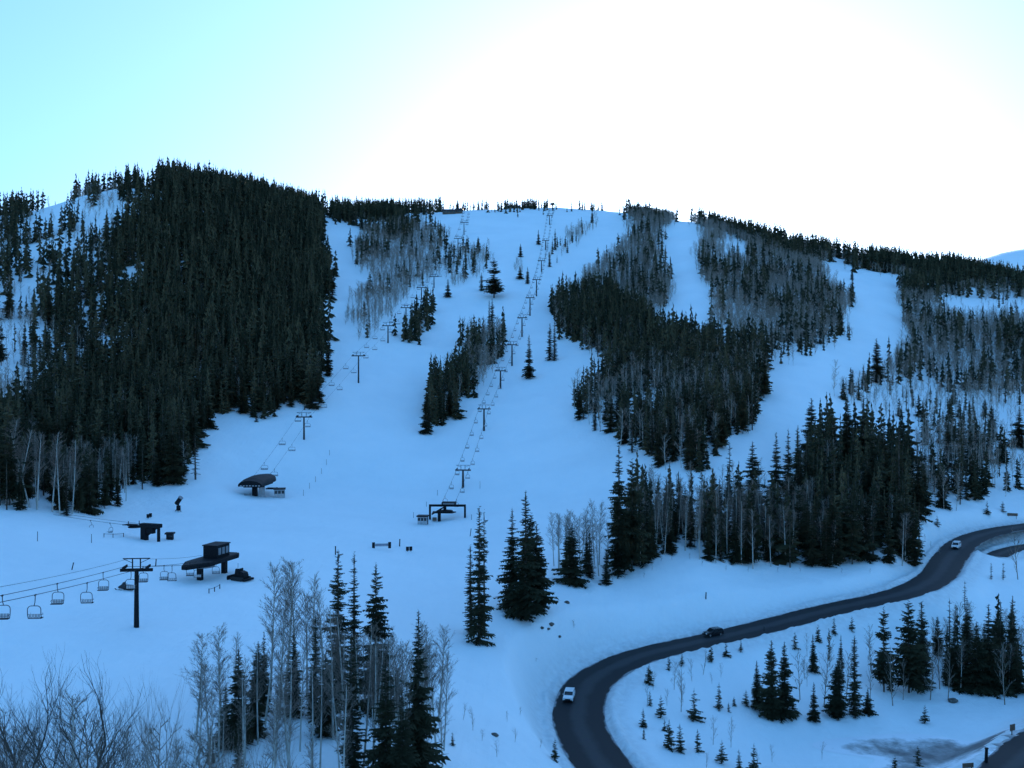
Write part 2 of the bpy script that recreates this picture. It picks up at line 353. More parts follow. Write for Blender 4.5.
def road_mat(name, ice=False):
    m, nt, b = mat_new(name)
    uv = N(nt, 'ShaderNodeUVMap'); sp = N(nt, 'ShaderNodeSeparateXYZ'); nt.links.new(uv.outputs['UV'], sp.inputs['Vector'])
    tc = N(nt, 'ShaderNodeTexCoord')
    cr = N(nt, 'ShaderNodeValToRGB'); e = cr.color_ramp.elements
    A = (0.019, 0.020, 0.022, 1); B = (0.050, 0.051, 0.054, 1); S = (0.19, 0.195, 0.20, 1)
    e[0].position = 0.0; e[0].color = (0.40, 0.41, 0.42, 1); e[1].position = 1.0; e[1].color = (0.40, 0.41, 0.42, 1)
    for p, c in ((0.035, A), (0.30, A), (0.42, B), (0.56, B), (0.70, A), (0.96, A)):
        q = e.new(p); q.color = c
    n1 = N(nt, 'ShaderNodeTexNoise'); n1.inputs['Scale'].default_value = 0.25; n1.inputs['Detail'].default_value = 6
    nt.links.new(tc.outputs['Object'], n1.inputs['Vector'])
    ad = N(nt, 'ShaderNodeMath', operation='MULTIPLY_ADD'); ad.inputs[1].default_value = 0.22
    su = N(nt, 'ShaderNodeMath', operation='SUBTRACT'); su.inputs[1].default_value = 0.5
    nt.links.new(n1.outputs['Fac'], su.inputs[0]); nt.links.new(su.outputs[0], ad.inputs[0]); nt.links.new(sp.outputs['X'], ad.inputs[2])
    nt.links.new(ad.outputs[0], cr.inputs['Fac'])
    n2 = N(nt, 'ShaderNodeTexNoise'); n2.inputs['Scale'].default_value = 1.3; n2.inputs['Detail'].default_value = 6
    nt.links.new(tc.outputs['Object'], n2.inputs['Vector'])
    mx = N(nt, 'ShaderNodeMix', data_type='RGBA', blend_type='MULTIPLY'); mx.inputs[0].default_value = 0.35
    nt.links.new(cr.outputs['Color'], mx.inputs[6]); nt.links.new(n2.outputs['Color'], mx.inputs[7])
    nt.links.new(mx.outputs[2], b.inputs['Base Color']); b.inputs['Roughness'].default_value = 0.75; b.inputs['Specular IOR Level'].default_value = 0.3
    return m
M['asphalt'] = road_mat('asphalt')
def build_road(name, C, hw, label):
    n = 9; V = []; UV = []; T = np.gradient(C[:, :2], axis=0); T /= np.linalg.norm(T, axis=1)[:, None]
    for k, p in enumerate(C):
        nx, ny = T[k, 1], -T[k, 0]
        for j in range(n):
            u = j / (n - 1); o = (u * 2 - 1) * (hw + 0.3)
            V.append((p[0] + nx * o, p[1] + ny * o, p[2] + 0.05 - 0.05 * abs(u * 2 - 1))); UV.append((u, k / len(C)))
    Q = [(k * n + j, k * n + j + 1, (k + 1) * n + j + 1, (k + 1) * n + j) for k in range(len(C) - 1) for j in range(n - 1)]
    me = mesh_np(name, V, Q, M['asphalt'], True); ul = me.uv_layers.new(name='UVMap'); UV = np.array(UV, np.float32)
    ul.data.foreach_set('uv', UV[np.array(Q).ravel()].ravel())
    tag(link(name, me), label, 'road', kind='structure')
build_road('road', *ROADS[0], 'dark ploughed asphalt road curving through the snow')
build_road('side_road', *ROADS[1], 'short dark side road entering at the right below the main road')
build_road('lower_road', *ROADS[2], 'grey road in the bottom right corner of the valley')
def build_pond():
    V = [(POND[0], POND[1], 0)]; n = 64; K = 7
    for k in range(1, K + 1):
        for i in range(n):
            a = 2 * math.pi * i / n; w = (1.0 + 0.22 * math.sin(3 * a + 1) + 0.12 * math.sin(5 * a)) * 0.92 * k / K
            V.append((POND[0] + POND[2] * w * math.cos(a), POND[1] + POND[3] * w * math.sin(a), 0))
    V = np.array(V); V[:, 2] = H(V[:, 0], V[:, 1]) + 0.03
    Fc = [(0, 1 + i, 1 + (i + 1) % n) for i in range(n)]
    for k in range(K - 1):
        for i in range(n):
            a, b, c, d = 1 + k * n + i, 1 + k * n + (i + 1) % n, 1 + (k + 1) * n + (i + 1) % n, 1 + (k + 1) * n + i
            Fc += [(a, d, c), (a, c, b)]
    me = mesh_np('frozen_pond', V, Fc, M['ice'], True); at_ = me.attributes.new('shore', 'FLOAT', 'POINT')
    at_.data.foreach_set('value', np.array([0.0] + [((k / K) ** 2.5) for k in range(1, K + 1) for i in range(n)], np.float32))
    tag(link('frozen_pond', me), 'frozen pond with grey ice showing through patchy snow', 'frozen pond', kind='structure')
build_pond()

# ------------------------------------------------------------------ trees: prototypes (unit height 1, scaled per tree)
class TM:
    """triangle soup builder"""
    def __init__(s): s.v = []; s.n = 0
    def tri(s, a, b, c): s.v += [a, b, c]
    def arr(s):
        V = np.array(s.v, np.float32).reshape(-1, 3); return V, np.arange(len(V), dtype=np.int32).reshape(-1, 3)
def V3(*a): return np.array(a, float)
def cone_trunk(r, h, n=6, bend=0.0, rs=None, segs=5, r1=0.15):
    """tapered, slightly bent trunk; returns verts, tris and the axis function"""
    ph = (rs.random() if rs else 0.3) * 6.28
    ax = lambda t: V3(bend * math.sin(t * 2.2) * math.cos(ph), bend * math.sin(t * 2.2) * math.sin(ph), h * t)
    V = []; T = []
    for k in range(segs + 1):
        t = k / segs; c = ax(t); rr = r * (1 - (1 - r1) * t)
        if k == 0: c = c - V3(0, 0, 0.03)
        for i in range(n):
            a = 2 * math.pi * i / n; V.append(c + rr * V3(math.cos(a), math.sin(a), 0))
    for k in range(segs):
        for i in range(n):
            a = k * n + i; b = k * n + (i + 1) % n; c = b + n; d = a + n; T += [(a, b, c), (a, c, d)]
    return np.array(V, np.float32), np.array(T, np.int32), ax

def conifer(seed, levels, nb, detail, rad=0.13, low=0.06, power=0.85, ragged=0.3, droop=0.35, gap=0.0, bulge=0.0):
    """crown of drooping branch sprays, base at z=0, height 1; detail 0..2"""
    rs = random.Random(seed); tm = TM()
    tv, tt, ax = cone_trunk(0.013, 0.97, 5 if detail < 2 else 7, 0.006, rs)
    lop = [rs.uniform(0.72, 1.15) for _ in range(8)]
    for k in range(levels):
        f = k / (levels - 1); t = low + (0.985 - low) * (f ** 0.92)
        Rk = 1.22 * rad * ((1 - (t - low) / (1 - low)) ** power) * rs.uniform(1 - ragged, 1 + 0.3 * ragged) + 0.006
        if bulge: Rk *= 1 - bulge * max(0, (0.30 - t) / 0.30)
        if gap and rs.random() < gap: Rk *= 0.45
        m = max(3, int(nb * (0.55 + 0.45 * (1 - f)) + 0.5)); a0 = rs.random() * 6.28
        for i in range(m):
            a = a0 + 6.283 * i / m + rs.uniform(-0.3, 0.3)
            L = Rk * rs.uniform(0.7, 1.12) * lop[int((a % 6.283) / 6.284 * 8)]
            sp = (0.98 - low) / levels; z0 = t + rs.uniform(-0.9, 0.9) * sp; d = V3(math.cos(a), math.sin(a), 0); s = V3(-d[1], d[0], 0)
            c = ax(min(t, 1)); c[2] = z0
            dr = droop * L * (1.1 - 0.9 * f)
            p0 = c; p1 = c + d * L * 0.5 + V3(0, 0, -dr * 0.45 + 0.10 * L * f); p2 = c + d * L + V3(0, 0, -dr * 0.8 + 0.3 * L * f)
            if detail == 0:
                w = L * 0.75; up = V3(0, 0, max(L * 0.35, sp * 0.8)); dn = V3(0, 0, max(L * 0.3, sp * 0.55))
                tm.tri(p0 + up, p2 + s * w * 0.5 - dn * .5, p2 - s * w * 0.5 - dn)
                tm.tri(p0 + up * 0.6, p1 + s * w * 0.5 - dn * 1.3, p2 + d * L * 0.05)
            elif detail == 1:
                w = L * 0.5; h = V3(0, 0, max(L * 0.36, sp * 0.9))
                tm.tri(p0 + h * .5, p1 + s * w, p2); tm.tri(p0 + h * .5, p2, p1 - s * w)
                tm.tri(p0, p1 - h * 0.9 + s * w * rs.uniform(-.6, .6), p2)
                tm.tri(p1 + h * 0.15, p2 - h * 0.5 + s * w * .5, p2 + d * L * 0.10)
            else:
                q = 5
                for j in range(q):
                    u = (j + 0.6 + rs.uniform(-.25, .25)) / q
                    b = p0 * (1 - u) ** 2 + 2 * u * (1 - u) * p1 + u * u * p2
                    w = L * (0.50 * (1 - 0.62 * u)) * rs.uniform(0.7, 1.25); g = L * 0.10
                    for sg in (1, -1):
                        tip = b + s * sg * w + d * w * 0.75 - V3(0, 0, w * rs.uniform(0.1, 0.65))
                        tm.tri(b - d * g, b + d * g * 1.3, tip)
                    hang = b + s * rs.uniform(-.25, .25) * L + d * w * .35 - V3(0, 0, w * rs.uniform(0.5, 0.95))
                    tm.tri(b - d * g * 1.4, b + d * g * 1.4, hang)
                tm.tri(p1 + s * L * .07, p1 - s * L * .07, p2 + d * L * 0.18 + V3(0, 0, L * 0.05)); tm.tri(p0 + V3(0, 0, .05 * L), p0 - V3(0, 0, .08 * L), p2)
    # leader
    for k in range(3):
        a = k * 2.1; tm.tri(ax(0.95) + V3(math.cos(a), math.sin(a), 0) * 0.006, ax(0.95) - V3(math.cos(a), math.sin(a), 0) * 0.006, V3(ax(1)[0], ax(1)[1], 1.0))
    cv, ct = tm.arr(); return (tv, tt), (cv, ct)

def aspen(seed, nbr, sub, twigs, low=0.35, spread=0.16, lean=0.02, far=False, wtw=0.0016):
    """bare deciduous tree: trunk and a crown of fine rising branches; height 1"""
    rs = random.Random(seed); tm = TM()
    tv, tt, ax = cone_trunk(0.0105 if not far else 0.009, 0.97, 4 if far else 6, lean, rs, 3 if far else 7, 0.2)
    def twig(a, b, w):
        d = b - a; n = np.cross(d, V3(rs.uniform(-1, 1), rs.uniform(-1, 1), rs.uniform(-1, 1))); n /= np.linalg.norm(n) + 1e-9
        tm.tri(a + n * w, a - n * w, b)
        if not far:
            n2 = np.cross(d, n); n2 /= np.linalg.norm(n2) + 1e-9; tm.tri(a + n2 * w, a - n2 * w, b)
    for k in range(nbr):
        t = low + (0.97 - low) * ((k + rs.random()) / nbr); a = rs.random() * 6.283; p = ax(t)
        prof = math.sin(math.pi * min(1, (t - low + 0.12) / (1.12 - low))) ** 0.7
        L = spread * (0.35 + 0.8 * prof) * rs.uniform(0.6, 1.2)
        d = V3(math.cos(a), math.sin(a), rs.uniform(0.6, 1.7)); d /= np.linalg.norm(d)
        mid = p + d * L * .5; e = p + d * L + V3(0, 0, L * 0.18)
        twig(p, e, wtw * 1.8)
        for j in range(sub):
            u = rs.uniform(0.2, 0.95); b = p * (1 - u) + e * u
            d2 = d + V3(rs.uniform(-1, 1), rs.uniform(-1, 1), rs.uniform(-.3, .9)) * 0.8; d2 /= np.linalg.norm(d2)
            e2 = b + d2 * L * rs.uniform(0.25, 0.55); twig(b, e2, wtw)
            for q in range(twigs):
                u2 = rs.uniform(0.3, 1.0); b2 = b * (1 - u2) + e2 * u2
                d3 = d2 + V3(rs.uniform(-1, 1), rs.uniform(-1, 1), rs.uniform(-.5, 1)) * 0.9; d3 /= np.linalg.norm(d3)
                twig(b2, b2 + d3 * L * rs.uniform(0.15, 0.3), wtw * 0.75)
    cv, ct = tm.arr(); return (tv, tt), (cv, ct)

def open_tree(seed, depth=6):
    """near bare tree with forking limbs, built limb by limb from tapered tubes; height about 1"""
    rs = random.Random(seed); trunk = MB(); lim = MB()
    def grow(p, d, L, r, k):
        pts = [p]; q = p.copy(); dd = d.copy()
        for i in range(4):
            dd = dd + V3(rs.uniform(-.12, .12), rs.uniform(-.12, .12), rs.uniform(0, .14)); dd /= np.linalg.norm(dd)
            q = q + dd * L / 4; pts.append(q.copy())
        (trunk if k == 0 else lim).tube(pts if k < 4 else pts[::2], r, 5 if k < 2 else 3, r * 0.6, cap=False)
        if k >= depth: return
        nch = (4, 5, 4, 3, 2, 2)[k]
        for c in range(nch):
            u = 1.0 if c == 0 else rs.uniform(0.3, 0.95); i = min(3, int(u * 4)); b = pts[i] + (pts[i + 1] - pts[i]) * (u * 4 - i) if u < 1 else pts[-1]
            a = rs.random() * 6.283; sp = 0.2 if c == 0 else rs.uniform(0.35, 0.7)
            nd = dd + V3(math.cos(a), math.sin(a), rs.uniform(-.1, .8)) * sp * rs.uniform(.7, 1.3); nd /= np.linalg.norm(nd)
            grow(b, nd, L * rs.uniform(0.45, 0.9), r * (0.62 if c == 0 else 0.48), k + 1)
    grow(V3(0, 0, -0.02), V3(rs.uniform(-.12, .12), rs.uniform(-.12, .12), 1), 0.30, 0.0085, 0)
    z = max(v[2] for v in lim.v); f = 1 / z
    for m in (trunk, lim): m.v = [(a * f, b * f, c * f) for a, b, c in m.v]
    return trunk, lim

def protos(name, gens, m1, m2, n1='trunk', n2='crown'):
    out = []
    for (tv, tt), (cv, ct) in gens:
        out.append((mesh_np(n1, tv, tt, m1, True), mesh_np(n2, cv, ct, m2)))
    return out
P = {}
P['spruce'] = protos('spruce', [conifer(10 + i, 42, 11, 2, rad=0.105 + 0.012 * i, low=0.04 + 0.02 * (i % 3), power=0.75 + 0.08 * (i % 3), ragged=0.5 + .1 * (i % 2), gap=0.16) for i in range(6)], M['bark'], M['needles'])
P['narrow'] = protos('narrow', [conifer(30 + i, 46, 9, 2, rad=0.06 + 0.012 * i, low=0.03, power=0.55, ragged=0.5, gap=0.15) for i in range(3)], M['bark'], M['needles'])
P['thin'] = protos('thin', [conifer(40 + i, 26, 6, 2, rad=0.06 + .01 * i, low=0.10, power=0.4, ragged=0.6, gap=0.4) for i in range(3)], M['bark'], M['needles'])
P['broad'] = protos('broad', [conifer(50 + i, 26, 11, 2, rad=0.17 + .015 * i, low=0.15, power=0.6, ragged=0.5, gap=0.15, bulge=0.35, droop=0.1) for i in range(3)], M['bark'], M['needles'])
P['young'] = protos('young', [conifer(60 + i, 14, 8, 2, rad=0.19 + .025 * i, low=0.04, power=0.85, ragged=0.4, droop=0.2, gap=0.1) for i in range(5)], M['bark'], M['needles'])
P['aspen'] = protos('aspen', [aspen(70 + i, 58, 6, 4, low=0.28 + .06 * (i % 3), spread=0.105 + 0.012 * (i % 2), lean=0.02, wtw=0.0010) for i in range(6)], M['aspen_bark'], M['twig'], n2='branches')
P['sapling'] = protos('sapling', [aspen(80 + i, 16, 4, 2, low=0.12, spread=0.22, lean=0.05, wtw=0.0028) for i in range(4)], M['twig'], M['twig'], n2='branches')
def mbm(mb, n, m):
    return mb.mesh(n, m)
P['open'] = []
for i in range(3):
    a, b = open_tree(90 + i); P['open'].append((mbm(a, 'trunk', M['dark_twig']), mbm(b, 'branches', M['dark_twig'])))
P['grey_open'] = []
for i in range(3):
    a, b = open_tree(95 + i); P['grey_open'].append((mbm(a, 'trunk', M['twig']), mbm(b, 'branches', M['twig'])))
SECOND = {'aspen': 'branches', 'sapling': 'branches', 'open': 'branches', 'grey_open': 'branches'}

NTREE = 0
def tree(kind, p, h, label, cat, name, group=None, w=1.0, var=None, rz=None):
    """one tree = Empty at its foot > trunk, crown"""
    global NTREE; NTREE += 1
    pr = P[kind]; t, c = pr[NTREE % len(pr) if var is None else var % len(pr)]
    o = empty(name, (p[0], p[1], p[2] - 0.02 * h), random.uniform(0, 6.28) if rz is None else rz)
    o.scale = (h * w, h * w, h)
    if kind in ('aspen', 'sapling'): o.rotation_euler[0] = random.gauss(0, R(2.6)); o.rotation_euler[1] = random.gauss(0, R(2.6))
    tag(o, label, cat, group)
    link('trunk', t, o); link(SECOND.get(kind, 'crown'), c, o)
    return o

# ---- trees placed one by one: foot (column, row) and crown top row of the photograph, turned into a real height by the distance
def up(kind, px, pb, pt, label, name='spruce', cat='spruce', w=1.0, group=None, d=None, var=None):
    p = hit(px, pb) if d is None else at(px, d)
    h = (CY - pt) / F * p[1] - p[2]
    return tree(kind, p, max(0.6, h), label, cat, name, group, w, var)
SG = 'dark spruces standing in the foreground of the valley'
for a in [
 ('spruce', 525, 620, 487, 'tallest dark spruce of the clump right of the twin spires', 1.15),
 ('spruce', 512, 610, 505, 'spruce filling the left side of the big clump on open snow', 1.2),
 ('spruce', 536, 612, 521, 'shorter spruce on the right edge of the big clump on open snow', 1.2),
 ('broad', 531, 604, 512, 'ragged wide conifer at the back of the big clump on open snow', 0.8),
 ('narrow', 479, 644, 503, 'tall narrow spire, right one of the twin spruces on open snow', 0.95),
 ('narrow', 471, 634, 543, 'bushier lower tree on the left of the twin spires', 1.5),
 ('thin', 484.5, 632, 508, 'thin sparse spire close behind the right twin spruce', 0.8),
 ('narrow', 339, 700, 546, 'leftmost of three slim spruces rising behind the bare aspens', 1.15),
 ('narrow', 355, 696, 549, 'middle one of three slim spruces rising behind the bare aspens', 1.1),
 ('spruce', 376, 712, 558, 'widest of three slim spruces rising behind the bare aspens', 0.92),
 ('spruce', 418, 778, 606, 'large dark spruce standing alone at the bottom edge, left of the road', 0.85),
 ('narrow', 352, 775, 628, 'shadowed spruce low in the foreground aspen thicket', 1.6),
 ('spruce', 385, 782, 655, 'low bushy spruce left of the large lone bottom spruce', 1.3),
 ('spruce', 402, 790, 690, 'squat dark spruce crowding the foot of the large lone bottom spruce', 1.4),
 ('narrow', 315, 720, 613, 'short pointed spruce among the tall foreground aspens', 1.3),
 ('spruce', 239, 742, 645, 'pointed spruce at the left end of the aspen grove', 1.1),
 ('spruce', 254, 735, 658, 'second spruce from the left end of the aspen grove', 0.95),
 ('spruce', 264, 716, 628, 'taller thin spruce third from the left end of the aspen grove', 0.9),
 ('spruce', 226, 750, 683, 'bushy low spruce at the far left foot of the aspen grove', 1.4),
 ('narrow', 293, 716, 632, 'dark spruce hidden among pale aspen trunks left of the slim trio', 1.6),
 ('spruce', 325, 735, 650, 'dark spruce low between the aspen trunks below the slim trio', 1.3),
 ('spruce', 572, 584, 522, 'rounded dark spruce at the foot of the bare aspens above the bank', 1.5),
 ('narrow', 606, 584, 548, 'low spruce stub on the bank edge under the tall pair', 1.8),
 ('spruce', 619, 575, 440, 'tallest spruce of the lower middle forest edge', 1.0),
 ('broad', 632, 571, 458, 'broad crowned spruce beside the tallest one at the middle forest edge', 0.75),
 ('spruce', 646, 560, 490, 'slim spruce right of the broad crowned tree at the middle forest edge', 1.0),
 ('narrow', 590, 578, 531, 'small spruce between the aspens above the snowy bank', 1.9),
 ('spruce', 752, 512, 439, 'wide spruce standing clear above the right forest band', 1.25),
 ('spruce', 776, 515, 430, 'left one of two tall spruces beside the wide clear spruce', 0.9),
 ('spruce', 788, 518, 426, 'right one of two tall spruces beside the wide clear spruce', 0.85),
 ('thin', 730, 512, 441, 'pale sparse spire in the snow left of the wide clear spruce', 1.0),
 ('thin', 702, 540, 470, 'bare topped spire rising left in the right forest band', 1.0),
 ('spruce', 812, 470, 396, 'top left spruce of the dense clump right of the lower ski run', 1.2),
 ('spruce', 847, 480, 393, 'twin topped spruce high in the dense clump right of the run', 1.0),
 ('spruce', 864, 485, 393, 'tallest spruce high in the dense clump right of the run', 1.0),
 ('spruce', 884, 505, 412, 'spruce on the right shoulder of the dense clump right of the run', 1.1),
 ('narrow', 899, 530, 422, 'slim spire on the right edge of the dense clump above the road', 1.2),
 ('spruce', 918, 520, 440, 'spruce right of the slim spire above the road bend', 1.0),
 ('spruce', 876, 383, 337, 'lone dark spruce right of the lower ski run on the sparse slope', 1.25),
 ('spruce', 948, 467, 420, 'spruce high on the sparse snowy slope at the right', 1.0),
 ('spruce', 1019, 446, 405, 'wide dark spruce at the right picture edge above the road', 1.6),
 ('broad', 494, 298, 258, 'big shaggy pine standing alone in the middle of the main ski slope', 1.55),
 ('spruce', 529, 379, 333, 'lone spruce by the lift line on the main ski slope', 1.0),
 ('narrow', 550, 360, 322, 'left of two joined spruces below the forest point on the slope', 1.1),
 ('narrow', 554.5, 361, 320, 'right of two joined spruces below the forest point on the slope', 1.3),
 ('spruce', 520.5, 257, 243, 'small spruce highest of three left of the centre lift', 1.2),
 ('spruce', 520, 279, 264, 'small spruce lower left of three by the centre lift', 1.3),
 ('spruce', 527.5, 284, 266, 'small spruce lower right of three by the centre lift', 1.3),
 ('spruce', 538.5, 245, 229, 'small spruce close left of the upper centre lift towers', 1.2),
 ('narrow', 549.5, 267, 252, 'small spruce close right of the upper centre lift towers', 1.3),
 ('narrow', 557, 263, 255, 'tiny spruce right of the upper centre lift towers', 1.6),
 ('narrow', 567.5, 253, 240, 'small spruce at the lower end of the grey aspen strip', 1.4),
 ('narrow', 555, 250, 228, 'tall thin spruce at the left of the grey aspen strip', 1.0),
 ('spruce', 592, 223, 209, 'dark spruce at the upper end of the grey aspen strip', 1.3),
 ('spruce', 448, 298, 278, 'lone spruce left of the shaggy pine on the upper slope', 1.5),
 ('narrow', 481.5, 291, 272, 'narrow spruce left of the shaggy pine', 1.5),
 ('spruce', 478, 252, 236, 'highest spruce of the small mixed island above the shaggy pine', 1.3),
 ('narrow', 489, 334, 299, 'thin spruce standing on top of the middle tree island', 1.1),
 ('narrow', 492, 336, 297, 'second thin spruce on top of the middle tree island', 1.1),
 ('thin', 195.5, 480, 430, 'sparse lone spruce in front of the left forest by the run', 1.5),
 ('spruce', 179, 479, 428, 'spruce at the corner of the left forest beside the sparse lone one', 1.1),
 ('spruce', 157, 486, 450, 'low spruce at the foot of the left forest near the chairlift', 1.2),
 ('young', 163, 484, 474, 'small young spruce at the foot of the left forest', 1.0),
 ('young', 256.5, 422, 412, 'small young spruce on the snow under the left forest edge', 1.0),
 ('young', 304.5, 410, 404, 'little spruce beside the lowest left lift tower', 1.0),
 ('spruce', 852, 280, 268, 'dark spruce alone on top of the right ski run', 1.6),
 ('narrow', 332, 299, 265, 'spruce jutting out at the right edge of the left forest', 1.6),
]:
    up(a[0], a[1], a[2], a[3], a[4], w=a[5])

# lower right valley: bigger firs
for a in [
 ('spruce', 757, 709, 659, 'left flank fir of the dark trio in the hollow inside the bend', 1.4),
 ('spruce', 772, 720, 638, 'tallest fir of the dark trio in the hollow inside the bend', 1.1),
 ('spruce', 784, 717, 639, 'right fir of the dark trio in the hollow inside the bend', 1.0),
 ('young', 746, 706, 689, 'small fir at the left foot of the dark trio', 1.2),
 ('young', 793, 710, 696, 'small fir at the right foot of the dark trio', 1.0),
 ('spruce', 814, 722, 681, 'medium fir alone right of the dark trio', 1.2),
 ('spruce', 813, 672, 633, 'fir with bare twigs round it above the medium lone fir', 1.2),
 ('spruce', 838, 717, 659, 'wide fir left in the pair at the centre of the hollow', 1.5),
 ('narrow', 855, 715, 634, 'tall slim fir right in the pair at the centre of the hollow', 1.5),
 ('spruce', 868, 714, 687, 'low fir beside the foot of the tall slim fir', 1.3),
 ('broad', 884, 692, 606, 'lighter tall fir at the left of the big roadside clump', 0.82),
 ('broad', 909, 693, 600, 'broad dark fir in the middle of the big roadside clump', 0.95),
 ('narrow', 921, 688, 599, 'slim fir with pointed top right in the big roadside clump', 1.5),
 ('young', 925, 724, 704, 'small bushy fir alone beside the frozen pond', 1.1),
 ('spruce', 976, 692, 619, 'leftmost tall fir of the grove at the right edge', 1.2),
 ('spruce', 988, 690, 602, 'second tall fir of the grove at the right edge', 1.1),
 ('spruce', 1001, 688, 598, 'third tall fir of the grove at the right edge, behind bare twigs', 1.0),
 ('spruce', 1013, 685, 593, 'rightmost tall fir of the grove at the right edge', 1.0),
 ('spruce', 1017, 694, 640, 'dark low fir in front of the grove at the right edge', 1.5),
 ('spruce', 951, 686, 640, 'low fir on the left flank of the grove at the right edge', 1.4),
 ('spruce', 963, 690, 632, 'bushy fir between the low fir and tall grove at right', 1.3),
 ('thin', 955, 632, 604, 'thin sparse fir above the left flank of the right grove', 1.3),
 ('thin', 965, 612, 580, 'gaunt sparse fir standing below the road embankment at right', 1.3),
 ('thin', 991, 580, 562, 'small gaunt fir under the side road', 1.5),
 ('thin', 1003, 580, 562, 'second small gaunt fir under the side road', 1.5),
 ('young', 918, 766, 745, 'small fir growing at the edge of the pond ice', 1.0),
 ('young', 895, 771, 755, 'tiny fir at the bottom edge on the pond', 1.0),
 ('young', 452.5, 746, 731, 'small fir on the snow right of the large lone bottom spruce', 1.0),
 ('young', 555, 761, 737, 'small fir at the outer edge of the road bend', 1.0),
]:
    up(a[0], a[1], a[2], a[3], a[4], 'fir', 'fir', w=a[5])
YG = 'young firs scattered on the snow inside the road bend'
ORD = ['first', 'second', 'third', 'fourth', 'fifth', 'sixth', 'seventh', 'eighth', 'ninth', 'tenth', 'eleventh', 'twelfth', 'thirteenth', 'fourteenth', 'fifteenth', 'sixteenth', 'seventeenth', 'eighteenth', 'nineteenth', 'twentieth']
def ordinal(i):
    n = i + 1
    if n <= 20: return ORD[i]
    t, u = ('twent', 'thirt', 'fort', 'fift', 'sixt', 'sevent')[n // 10 - 2], n % 10
    return t + 'ieth' if u == 0 else t + 'y ' + ORD[u - 1]
young = sorted([(649, 684, 663), (669, 670, 655), (682, 666, 652), (711, 662, 644), (726, 656, 641), (650, 706, 690), (643, 727, 707), (644, 739, 727), (661, 718, 694), (664.5, 731, 718), (669, 749, 718), (680, 752, 722),
   (694, 720, 687), (697.5, 752, 728), (719, 709, 681), (728.5, 712, 702), (734, 706, 696), (722, 764, 739), (739, 770, 748), (754, 772, 742), (741, 652, 639), (795, 649, 631), (818, 642, 624), (834, 634, 616), (852, 632, 615)])
for i, (x, b, t) in enumerate(young):
    up('young', x, b, t, 'young fir on the snow inside the road bend, %s from the left' % ordinal(i), 'young_fir', 'fir', w=random.uniform(0.85, 1.1), group=YG)

# bare trees of the foreground
for i, (x, b, t, w) in enumerate([(270, 700, 560, 1), (285, 694, 554, 1.1), (297, 690, 556, 1.1), (307, 700, 585, 1), (316, 704, 568, 1), (326, 720, 590, 1), (280, 720, 580, 0.9),
    (196, 735, 628, 1.25), (222, 732, 623, 1.25), (209, 748, 660, 1.2), (333, 740, 600, 0.9), (347, 755, 610, 0.9), (363, 770, 620, 0.9), (372, 775, 640, 0.9), (300, 752, 640, 0.9), (320, 770, 650, 0.9), (391, 770, 630, 0.9), (436, 745, 651, 1.1), (398, 760, 648, 0.9), (245, 760, 655, 1), (275, 765, 660, 1), (258, 745, 640, 0.9), (288, 760, 640, .9), (340, 778, 665, .9)]):
    up('aspen', x, b, t, 'bare pale aspen of the foreground grove, %s from the left' % ordinal(i), 'aspen', 'aspen', w=w, group='bare aspens of the foreground grove')
ex = [(8, 497, 415), (14, 505, 425), (30, 508, 420), (37, 510, 430), (52, 512, 428), (60, 515, 440), (72, 514, 436), (75, 510, 450), (92, 508, 440), (104, 505, 455), (117, 500, 445), (66, 508, 455)]
for i, (x, b, t) in enumerate(sorted(ex)):
    up('aspen', x, b, t, 'pale leaning aspen trunk before the dark left forest, %s from the left' % ordinal(i), 'aspen', 'aspen', w=1.0, group='pale leaning aspens before the left forest').rotation_euler[1] = R(random.choice((-9, -5, 4, 7, 11)))
FA = [o for o in bpy.data.objects if o.get('group') == 'bare aspens of the foreground grove']
for i, o in enumerate(sorted(FA, key=lambda o: o.location.x / o.location.y)):
    o['label'] = 'bare pale aspen of the foreground grove, %s from the left' % ordinal(i)
up('open', 83, 0, 645, 'dark bare tree with spreading limbs at the bottom left', 'bare_tree', 'bare tree', d=46, w=1.45, var=0)
up('open', 12, 0, 648, 'dark bare tree leaning at the bottom left corner', 'bare_tree', 'bare tree', d=44, w=1.4, var=1)
up('open', 58, 0, 668, 'smaller dark bare tree between the two big ones at bottom left', 'bare_tree', 'bare tree', d=50, w=1.3, var=2)
up('grey_open', 165, 0, 655, 'pale grey bare tree with upright forks at bottom, right of the dark ones', 'bare_tree', 'bare tree', d=64, w=0.8, var=0)
rs_ = random.Random(8); gs = []
for i in range(39):
    x = -25 + i * 8.6 + rs_.uniform(-6, 6); d = rs_.uniform(58, 92); t = 690 + 40 * abs(math.sin(i * 1.7)) + rs_.uniform(-12, 22) + (12 if x > 130 else 0)
    gs.append((x, d, t))
for i, (x, d, t) in enumerate(sorted(gs)):
    up(('grey_open', 'sapling', 'aspen')[i % 3], x, 0, t, 'grey bare sapling of the bottom left thicket, %s from the left' % ordinal(i), 'bare_sapling', 'sapling', d=d, w=(0.8, 1.0, 1.3)[i % 3], group='bare saplings of the bottom left thicket')
